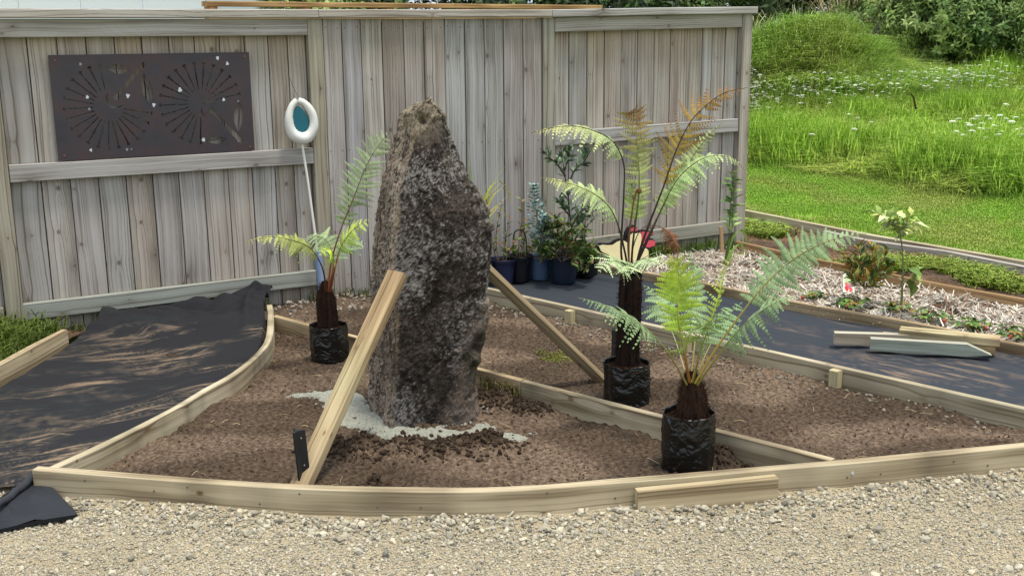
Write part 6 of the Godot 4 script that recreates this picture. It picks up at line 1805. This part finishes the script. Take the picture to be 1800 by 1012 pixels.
func grasses() -> void:
	# mown lawn
	var xf := [[], []]
	var cs := [[], []]
	var fresh := lin(176, 216, 92)
	var dryc := lin(204, 208, 122)
	for k in 44000:
		var z := rr(-15.5, -6.0)
		var x := rr(1.5, 10.5)
		var d := lawn_d(x, z)
		if d < 0.04 or beyond_tall(x, z) > 0.25 or x > -z * 0.85 or x < -z * 0.13:
			continue
		var bare := sm(0.18, 0.42, nz.get_noise_2d(x * 0.8 + 40.0, z * 0.8)) * sm(2.6, 0.3, d)
		if rng.randf() < bare * 0.85:
			continue
		var g := rng.randi() % 2
		var s := rr(0.7, 1.25) * (1.0 + 0.9 * sm(-0.5, 0.25, beyond_tall(x, z)))
		xf[g].append(Transform3D(Basis(Vector3.UP, rr(0, TAU)).scaled(Vector3(1.0, 1.0, 1.0) * s), Vector3(x, land(x, z) - 0.005, z)))
		var c := fresh.lerp(dryc, clampf(0.30 + 0.8 * nz.get_noise_2d(x * 0.9, z * 0.9) + rr(-0.15, 0.15), 0.0, 0.75)) * rr(0.8, 1.15)
		c.a = 1.0
		cs[g].append(c)
	for g in 2:
		scatter("mown_lawn", tuft(200 + g, 30, 0.085, 0.025, 0.06, 0.0055, 0.7, 0.1), M.grass, xf[g], cs[g])
	# weeds and turf on the bare strip, the left verge and the foot of the fence
	xf = [[]]
	cs = [[]]
	for k in 1700:
		var sx := rng.randf()
		var p := bed_point(bed_back, [LAWN_A, Vector3(2.80, 0, -8.52), LAWN_B, Vector3(5.6, 0, -4.5)], sx, rr(0.12, 0.80))
		if nz.get_noise_2d(p.x * 1.3 + 2.0, p.z * 1.3) < 0.22 + rr(-0.1, 0.1) and p.x < 3.0:
			continue
		if nz.get_noise_2d(p.x * 1.1 + 12.0, p.z * 1.1) < 0.02 + rr(-0.2, 0.2):
			continue
		xf[0].append(Transform3D(Basis(Vector3.UP, rr(0, TAU)).scaled(Vector3(1.3, 0.5, 1.3) * rr(0.5, 1.4)), Vector3(p.x, 0.05, p.z)))
		cs[0].append(lin(150, 186, 66).lerp(lin(184, 190, 96), rng.randf() * 0.7) * rr(0.75, 1.1))
	for k in 260:
		var p: Vector3 = Vector3(-2.803, 0.000, -5.981).lerp(Vector3(-2.876, 0.000, -5.601), rng.randf()) + Vector3(rr(-0.25, 0.25), 0, rr(-0.15, 0.25))
		if p.x > -2.60:
			continue
		xf[0].append(Transform3D(Basis(Vector3.UP, rr(0, TAU)).scaled(Vector3.ONE * rr(0.8, 2.0)), p))
		cs[0].append(lin(128, 150, 70) * rr(0.6, 1.0))
	for k in 46:
		var p: Vector3 = to_fence(rr(0.1, 3.6), 0.0, rr(0.04, 0.10))
		xf[0].append(Transform3D(Basis(Vector3.UP, rr(0, TAU)).scaled(Vector3.ONE * rr(0.4, 0.9)), p))
		cs[0].append(lin(130, 140, 76) * rr(0.6, 1.0))
	for k in 34:
		var p: Vector3 = to_fence(rr(4.3, 5.2), 0.07, rr(0.04, 0.16))
		xf[0].append(Transform3D(Basis(Vector3.UP, rr(0, TAU)).scaled(Vector3.ONE * rr(0.4, 0.9)), p))
		cs[0].append(lin(120, 146, 66) * rr(0.6, 1.0))
	for k in 30:
		var p: Vector3 = Vector3(0.207, 0.000, -5.616).lerp(Vector3(0.262, 0.000, -5.511), rng.randf()) + Vector3(rr(-0.07, 0.07), 0, rr(-0.12, 0.12))
		xf[0].append(Transform3D(Basis(Vector3.UP, rr(0, TAU)).scaled(Vector3(1, 0.35, 1) * rr(0.3, 0.6)), p))
		cs[0].append(lin(170, 176, 90) * rr(0.7, 1.0))
	for k in 34:
		var p: Vector3 = Vector3(-0.108, 0.000, -5.056).lerp(Vector3(0.089, 0.000, -4.966), rng.randf()) + Vector3(rr(-0.04, 0.04), 0.02, rr(-0.05, 0.05))
		xf[0].append(Transform3D(Basis(Vector3.UP, rr(0, TAU)).scaled(Vector3.ONE * rr(0.4, 0.8)), p))
		cs[0].append(lin(180, 164, 116) * rr(0.6, 1.0))
	scatter("weeds", tuft(210, 26, 0.06, 0.03, 0.11, 0.006, 0.7, 0.2), M.grass, xf[0], cs[0])
	# rough grass of the field, in three kinds of tuft
	xf = [[], [], []]
	cs = [[], [], []]
	for k in 21000:
		var z := -10.2 - 20.0 * pow(rng.randf(), 1.35)
		var x := rr(0.08, 0.95 if k % 4 == 0 else 0.58) * -z
		var bt := beyond_tall(x, z)
		if bt < 0.0:
			continue
		var lush := nz.get_noise_2d(x * 0.75 + 5.0, z * 0.75)
		var clump := nz.get_noise_2d(x * 1.9 + 50.0, z * 1.9)
		var h := (0.75 + 0.55 * lush + 0.5 * clump) * lerpf(0.55, 1.0, sm(0.0, 0.5, bt))
		if bt < 2.2:
			h *= 1.45
		var mound := exp(-pow((x - 5.3) / 2.2, 2.0) - pow((z + 19.6) / 2.0, 2.0))
		h = lerpf(h, 1.15, mound)
		var g := 2 if mound > 0.35 else rng.randi() % 2
		xf[g].append(Transform3D(Basis(Vector3.UP, rr(0, TAU)).scaled(Vector3(1.15, clampf(h, 0.35, 1.6), 1.15) * rr(0.85, 1.2)), Vector3(x, land(x, z) - 0.02, z)))
		var c := lin(222, 236, 122).lerp(lin(180, 218, 84), clampf(0.45 + 0.9 * lush + 0.5 * clump + rr(-0.15, 0.15), 0, 1))
		c = c.lerp(lin(170, 208, 112), mound * 0.7)
		c = c.lerp(lin(176, 186, 96), 0.55 * sm(0.1, 0.5, nz.get_noise_2d(x * 0.5 + 77.0, z * 0.9)) * sm(-13.5, -15.5, z))
		c *= rr(0.8, 1.15)
		c.a = 1.0
		cs[g].append(c)
	scatter("field_grass", tuft(220, 46, 0.16, 0.16, 0.36, 0.008, 0.55, 0.25), M.grass, xf[0], cs[0])
	scatter("field_grass", tuft(221, 46, 0.17, 0.14, 0.40, 0.009, 0.75, 0.35), M.grass, xf[1], cs[1])
	scatter("mound_grass", tuft(222, 46, 0.20, 0.22, 0.46, 0.009, 1.1, 0.5), M.grass, xf[2], cs[2])

func flowers() -> void:
	var head := Mb.new()
	var r := RandomNumberGenerator.new()
	r.seed = 5
	for k in 26:
		var a := k * 2.399
		var q := sqrt(k / 26.0)
		var c := Vector3(cos(a) * q * 0.036, 0.012 * (1.0 - q * q), sin(a) * q * 0.036)
		for j in 5:
			var b := TAU * j / 5.0 + k
			var d := Vector3(cos(b), 0.2, sin(b))
			leaf(head, c, d, Vector3.UP, 0.008, 0.008, lin(238, 240, 228) * r.randf_range(0.8, 1.0), 0.1, 0.0)
	var hm := head.mesh()
	var stem := Mb.new()
	tube(stem, [Vector3(0, -0.62, 0), Vector3(0.012, -0.3, 0.006), Vector3.ZERO], [0.0028, 0.0022, 0.0016], 4, [lin(110, 140, 66)])
	for k in 9:
		var a := k * 0.7
		tube(stem, [Vector3(0, -0.035, 0), Vector3(cos(a) * 0.026, 0.004, sin(a) * 0.026)], [0.0007], 3, [lin(130, 156, 90)], false)
	var stm := stem.mesh()
	var proto := thing("white_flower", Vector3.ZERO, "white flat-topped wildflower standing in the rough grass of the field", "wildflower", "white wildflowers in the field")
	put("stem", stm, M.stalk, proto)
	put("flower_head", hm, M.chip, proto)
	var first := true
	for k in 330:
		var x := 0.0
		var z := 0.0
		if k < 46:
			z = rr(-12.6, -10.9)
			x = -z * rr(0.395, 0.47)
		elif k < 52:
			z = rr(-12.4, -11.4)
			x = -z * rr(0.25, 0.33)
		elif k < 240:
			z = rr(-18.4, -15.8)
			x = -z * (0.218 + 0.20 * pow(rng.randf(), 1.7))
		else:
			z = rr(-19.5, -15.4)
			x = -z * rr(0.30, 0.49)
		while exp(-pow((x - 5.3) / 2.0, 2.0) - pow((z + 19.6) / 2.2, 2.0)) > 0.25:
			x += 0.7
			z += 0.5
		var near := k < 52
		if k >= 300:
			break
		var o: Node3D = proto
		if not first:
			o = proto.duplicate()
			o.name = numbered("white_flower", self)
			add_child(o, true)
		first = false
		var s := rr(0.6, 1.1) * (0.95 if near else 0.8)
		o.scale = Vector3(s, 1.0, s)
		o.position = Vector3(x, land(x, z) + (rr(0.42, 0.66) if near else rr(0.50, 0.72)), z)
		o.rotation = Vector3(rr(-0.15, 0.15), rr(0, TAU), rr(-0.15, 0.15))
	var xf := []
	var cs := []
	for k in 950:
		var z := rr(-18.6, -15.6)
		var x := -z * (0.21 + 0.30 * pow(rng.randf(), 1.8))
		if exp(-pow((x - 5.3) / 2.0, 2.0) - pow((z + 19.6) / 2.2, 2.0)) > 0.25:
			continue
		xf.append(Transform3D(Basis.from_euler(Vector3(rr(-0.2, 0.2), rr(0, TAU), 0)).scaled(Vector3.ONE * rr(0.4, 0.85)), Vector3(x, land(x, z) + rr(0.42, 0.66), z)))
		cs.append(Color.WHITE * rr(0.8, 1.0))
	scatter("distant_white_flowers", hm, M.chip, xf, cs)
	# little dead stalk
	var tw := Mb.new()
	tube(tw, [Vector3(4.566, 0.794, -12.600), Vector3(4.531, 0.920, -12.600), Vector3(4.495, 0.971, -12.600)], [0.012, 0.011, 0.008], 7, [lin(70, 56, 44)])
	tag(put("dead_stalk", tw.mesh(), M.bark), "dark dead stalk sticking up alone in the bright field grass", "stalk")

func sprig(seed_: int, n: int, reach: float, size: float, width: float) -> ArrayMesh:
	var old := rng.state
	rng.seed = seed_
	var mb := Mb.new()
	tube(mb, [Vector3.ZERO, Vector3(0, reach * 0.6, 0), Vector3(0.02, reach, 0)], [0.006, 0.004, 0.002], 4, [Color(0.5, 0.42, 0.3)], false)
	for k in n:
		var f := (k + 0.7) / n
		var a := k * 2.4 + rr(-0.3, 0.3)
		var d := Vector3(cos(a), rr(0.1, 0.7), sin(a))
		leaf(mb, Vector3(0, reach * f, 0), d, Vector3.UP + rv() * 0.4, size * rr(0.7, 1.15), size * width, Color.WHITE * rr(0.75, 1.15), 0.3)
	rng.state = old
	return mb.mesh()

func bush(called: String, label: String, category: String, group: String, at: Vector3, rad: Vector3, n: int, mesh: Mesh, cols: Array, lift: float, stems: int, wood: Color, holes := 0.25) -> void:
	var t := thing(called, at, label, category, group)
	var sb := Mb.new()
	for k in stems:
		var a := rr(0, TAU)
		var q := Vector3(cos(a) * rad.x, 0, sin(a) * rad.z) * rr(0.15, 0.75)
		tube(sb, curve_of([Vector3(q.x * 0.12, -0.1, q.z * 0.12), Vector3(q.x * 0.45, lift + rad.y * 0.4, q.z * 0.45), Vector3(q.x, lift + rad.y * rr(0.9, 1.5), q.z)], 8), [0.05 * rad.y / 2.0, 0.012], 6, [wood])
	put("trunk", sb.mesh(), M.bark, t)
	var xf := []
	var cs := []
	var s0 := rr(0, 100)
	while xf.size() < n:
		var d := rv()
		var r := pow(rng.randf(), 0.30)
		var lump := 1.0 + 0.42 * nz.get_noise_3d(d.x * 1.6 + s0, d.y * 1.6, d.z * 1.6) + 0.20 * nz.get_noise_3d(d.x * 4.0 + s0, d.y * 4.0, d.z * 4.0)
		var p := d * r * lump * rad
		if nz.get_noise_3d(p.x * 1.7 + s0, p.y * 1.7, p.z * 1.7) < -holes + rr(-0.1, 0.1):
			continue
		p.y += lift + rad.y
		if p.y < 0.02:
			continue
		var out := (d + Vector3.UP * 0.35 + rv() * 0.5).normalized()
		var b := Basis(Quaternion(Vector3.UP, out)) * Basis(Vector3.UP, rr(0, TAU))
		xf.append(Transform3D(b.scaled(Vector3.ONE * rr(0.7, 1.2)), p))
		var c: Color = cols[rng.randi() % cols.size()]
		c = c * rr(0.75, 1.2)
		c.a = 1.0
		cs.append(c)
	scatter("crown", mesh, M.leaf, xf, cs, t)

func reeds(label: String, at: Vector3, n: int, h: float, col: Color, tip: Color, w: float) -> void:
	var t := thing("reed_clump", at, label, "reeds", "clumps of long-leaved reeds behind the mound")
	var mb := Mb.new()
	for k in n:
		var a := rr(0, TAU)
		var d := Vector3(cos(a), 0, sin(a))
		var base := d * rr(0.0, 0.35)
		var l := h * rr(0.6, 1.15)
		var sp := rr(0.1, 0.75)
		var pts := [base, base + d * sp * l * 0.25 + Vector3(0, l * 0.55, 0), base + d * sp * l * 0.6 + Vector3(0, l * (0.95 - sp * 0.25), 0), base + d * sp * l * 1.05 + Vector3(0, l * (0.98 - sp * 0.6), 0)]
		blade(mb, curve_of(pts, 7), w, d.cross(Vector3.UP), col * rr(0.7, 1.15), tip * rr(0.8, 1.1))
	kind(put("leaves", mb.mesh(), M.leaf, t), "stuff")

func far_plants() -> void:
	var sp1 := sprig(301, 12, 0.30, 0.13, 0.34)
	var sp2 := sprig(302, 12, 0.40, 0.20, 0.36)
	var mids := [lin(108, 138, 76), lin(92, 124, 64), lin(130, 156, 92), lin(74, 102, 56)]
	var brights := [lin(142, 164, 92), lin(124, 150, 78), lin(160, 178, 108), lin(96, 124, 62)]
	var darks := [lin(66, 84, 52), lin(52, 70, 44), lin(82, 98, 62), lin(44, 58, 40)]
	var g := "leafy shrubs at the far side of the field"
	var at := func(x: float, z: float) -> Vector3: return Vector3(x, land(x, z), z)
	bush("leafy_shrub", "rounded leafy shrub behind the field, left of the larger one", "shrub", g, at.call(8.05, -21.6), Vector3(0.85, 0.85, 0.8), 620, sp1, brights, 0.15, 9, lin(110, 96, 76))
	bush("leafy_shrub", "largest dense leafy shrub at the far right of the field", "shrub", g, at.call(9.25, -21.8), Vector3(1.15, 1.0, 1.0), 1200, sp1, mids, 0.1, 9, lin(100, 88, 70))
	bush("leafy_shrub", "yellow-green shrub cut by the right edge of the view", "shrub", g, at.call(9.7, -20.0), Vector3(0.7, 0.75, 0.8), 520, sp1, brights, 0.0, 8, lin(110, 96, 76))
	bush("leafy_shrub", "paler thin shrub between the reeds and the rounded shrub", "shrub", g, at.call(7.15, -22.4), Vector3(0.6, 0.85, 0.6), 240, sp1, brights, 0.2, 7, lin(128, 116, 92), 0.1)
	var rg := lin(142, 158, 128)
	reeds("grey-green reed clump just right of the fence top, behind the mound", at.call(4.7, -22.6), 150, 1.7, lin(96, 112, 70), lin(168, 168, 120), 0.035)
	reeds("grey-green reed clump directly behind the mound's peak", at.call(5.7, -22.6), 150, 1.5, lin(92, 110, 72), lin(150, 158, 116), 0.035)
	reeds("bluish reed clump on the right shoulder of the mound", at.call(6.45, -22.0), 190, 1.25, lin(106, 128, 100), rg, 0.04)
	reeds("straw-coloured reed clump left of the thin shrub", at.call(6.9, -23.4), 150, 2.1, lin(120, 116, 76), lin(190, 178, 136), 0.028)
	reeds("pale tall reed clump behind the rounded shrub", at.call(7.9, -23.6), 130, 2.2, lin(112, 108, 72), lin(196, 186, 148), 0.026)
	# dark trees behind everything
	var spots := [[3.2, -27.0], [5.2, -26.0], [7.2, -27.5], [9.0, -26.0], [11.0, -27.0], [13.2, -26.0], [15.5, -28.0], [1.2, -28.0], [18.5, -26.0], [21.5, -25.0], [24.5, -23.0]]
	var k := 0
	for s in spots:
		bush("dark_tree", ["dark broad tree beyond the field, behind the fence corner", "dark tree behind the reed clumps, left of centre of the tree line", "dark tree behind the straw-coloured reeds", "dark tree behind the rounded shrub", "dark tree behind the largest shrub", "dark tree at the right end of the visible tree line", "dark tree beyond the right edge of the view", "dark tree seen over the fence, left of the fence corner", "dark tree outside the view, second one past its right edge", "dark tree outside the view, third one past its right edge", "dark tree outside the view, farthest to the right"][k], "tree", "dark trees beyond the field", at.call(s[0], s[1]), Vector3(1.7, 2.6, 1.4), 1000, sp2, darks, 0.0, 7, lin(92, 80, 66), 0.35)
		k += 1
	# hedge plants seen over the fence
	var hs := [[-2.6, -14.6, 1], [-1.4, -14.8, 0], [-0.2, -15.2, 0], [1.0, -15.6, 0], [2.1, -16.2, 0], [2.75, -17.8, 1]]
	k = 0
	for s in hs:
		bush("hedge_shrub", ["pale green shrub over the fence, above the middle fence panel's left end", "dark shrub over the fence, above the middle of the centre panel", "dark shrub over the fence, above the standing stone", "dark shrub over the fence, above the right fence panel's left end", "dark shrub over the fence, above the middle of the right panel", "light green shrub over the fence's right corner"][k], "shrub", "shrubs seen over the fence", Vector3(s[0], 0.0, s[1]), Vector3(0.95 if k < 5 else 0.5, 1.45 if k < 5 else 1.2, 0.8), 640, sp1, brights if s[2] == 1 else darks + [mids[0]], 0.0, 6, lin(96, 84, 70), 0.3)
		k += 1
	# post and rail
	var t := thing("dark_fence_post", at.call(6.82, -21.2), "small dark post with a short rail between the mound and the leafy shrubs", "post")
	board("post", [Vector3(0, -0.2, 0), Vector3(0, 0.98, 0)], 0.10, 0.10, 3, M.grey, t, [Color(0.14, 0.14, 0.15)], Vector3(0, 0, 1))
	board("rail", [Vector3(-0.9, 0.72, 0.0), Vector3(-0.06, 0.74, 0)], 0.04, 0.09, 5, M.grey, t, [Color(0.2, 0.2, 0.2)])

func neighbours() -> void:
	var c: Vector3 = Vector3(-3.029, 1.958, -11.400)
	var t := thing("neighbouring_house", Vector3(c.x, 0, -11.4), "white-clad house wall showing over the left end of the fence", "house")
	for k in 9:
		var mb := Mb.new()
		var x0 := -0.62 * (k + 1)
		sweep(mb, [Vector3(x0 + 0.31, -0.1, 0), Vector3(x0 + 0.31, 2.7, 0)], 0.612, 0.02, 0, [lin(250, 251, 255)], Vector3(0, 0, 1), 0.003)
		put("wall_panel", mb.mesh(), M.paint, t)
	var sw := Mb.new()
	sweep(sw, [Vector3(-0.011, -0.1, -3.0), Vector3(-0.011, 2.7, -3.0)], 0.02, 5.96, 0, [lin(232, 238, 246)], Vector3(0, 0, 1), 0.003)
	put("side_wall", sw.mesh(), M.paint, t)
	var rf := Mb.new()
	for s in [-1.0, 1.0]:
		var a := Vector3(-5.9, 2.66, -3.0 + s * 3.35)
		var b := Vector3(0.35, 2.66, -3.0 + s * 3.35)
		var r1 := Vector3(-5.9, 3.7, -3.0)
		var r2 := Vector3(0.35, 3.7, -3.0)
		rf.quad(a, b, r2, r1, Vector3(0, 0.95, s * 0.3), lin(90, 94, 98))
		rf.quad(a - Vector3(0, 0.08, 0), b - Vector3(0, 0.08, 0), r2 - Vector3(0, 0.08, 0), r1 - Vector3(0, 0.08, 0), Vector3(0, -1, 0), lin(200, 200, 200))
		rf.quad(a, b, b - Vector3(0, 0.16, 0), a - Vector3(0, 0.16, 0), Vector3(0, 0, s), lin(230, 232, 236))
	put("roof", rf.mesh(), M.paint, t)
	# raw timber frame beside it
	var p: Vector3 = Vector3(-2.723, 1.968, -10.200)
	var q: Vector3 = Vector3(0.056, 1.955, -12.400)
	q = p + (q - p) * 1.35
	q.y = p.y
	t = thing("unfinished_fence", Vector3(p.x, 0, p.z), "raw reddish timber framing of a new fence seen over the grey fence", "fence")
	var l := Vector2(q.x - p.x, q.z - p.z).length()
	t.rotation.y = atan2(-(q.z - p.z), q.x - p.x)
	var red := Color(1.12, 0.72, 0.52)
	board("top_plate", [Vector3(0, p.y - 0.022, 0), Vector3(l * 0.5, p.y - 0.022, 0), Vector3(l, p.y - 0.022, 0)], 0.12, 0.045, 17, M.pine, t, [red])
	var n := 6
	for k in n:
		board("post", [Vector3(0.06 + (l - 0.12) * k / (n - 1), -0.1, 0), Vector3(0.06 + (l - 0.12) * k / (n - 1), p.y - 0.047, 0)], 0.09, 0.09, 3 + k, M.pine, t, [red * 0.9], Vector3(0, 0, 1))
	for y in [p.y - 0.14, p.y - 0.9, 0.25]:
		board("rail", [Vector3(0, y, 0.07), Vector3(l, y, 0.07)], 0.04, 0.09, 9 + int(y * 3.0), M.pine, t, [red * 0.95])
	var pc := int(l / 0.152)
	for k in pc:
		board("paling", [Vector3(0.08 + 0.152 * k, 0.0, -0.062), Vector3(0.08 + 0.152 * k, p.y - 0.20, -0.062)], 0.148, 0.018, 40 + k, M.pine, t, [red * rr(0.6, 0.8)], Vector3(0, 0, 1))

func left_corner_plant() -> void:
	var p: Vector3 = Vector3(-2.933, 0.000, -6.043)
	var t := thing("strap_leaf_plant", p, "tip of a yellow strap-leaved plant at the left edge by the fence post", "plant")
	for f in [[Vector3(-2.934, 0.045, -6.000), Vector3(-2.885, 0.144, -6.000), Vector3(-2.841, 0.189, -6.000), Vector3(-2.802, 0.199, -6.000)], [Vector3(-2.934, 0.045, -6.000), Vector3(-2.874, 0.127, -6.000), Vector3(-2.832, 0.156, -6.000), Vector3(-2.815, 0.136, -6.000)], [Vector3(-2.916, 0.059, -5.950), Vector3(-2.884, 0.170, -5.950), Vector3(-2.847, 0.221, -5.950), Vector3(-2.814, 0.234, -5.950)]]:
		var mb := Mb.new()
		blade(mb, curve_of(f.map(func(q): return q - p), 10), 0.016, Vector3(0.3, 0.8, 0.5).normalized(), lin(130, 140, 60), lin(214, 180, 60))
		put("strap_leaf", mb.mesh(), M.leaf, t)

func _ready() -> void:
	rng.seed = 20240611
	nz.noise_type = FastNoiseLite.TYPE_SIMPLEX_SMOOTH
	nz.frequency = 1.0
	nz.fractal_type = FastNoiseLite.FRACTAL_NONE
	nz.seed = 3
	nf.noise_type = FastNoiseLite.TYPE_SIMPLEX_SMOOTH
	nf.frequency = 0.5
	nf.fractal_type = FastNoiseLite.FRACTAL_FBM
	nf.fractal_octaves = 4
	nf.seed = 8
	tall_a = Vector3(2.865, 0.160, -13.239)
	tall_b = Vector3(4.751, 0.120, -10.189)
	lights_and_camera()
	make_materials()
	M.glaze = flat_mat(Color.WHITE, 0.5, 0.5)
	var t0 := Time.get_ticks_msec()
	var steps := [ground, mats, mulch, edging, fence, neighbours, standing_stone, concrete, braces, wall_art, drop_sculpture, rooster, ferns, pots, bed_plants, loose_boards, left_corner_plant, far_plants, grasses, flowers, loose_stones]
	for s in steps:
		s.call()
		print(s.get_method(), " ", Time.get_ticks_msec() - t0)
		t0 = Time.get_ticks_msec()
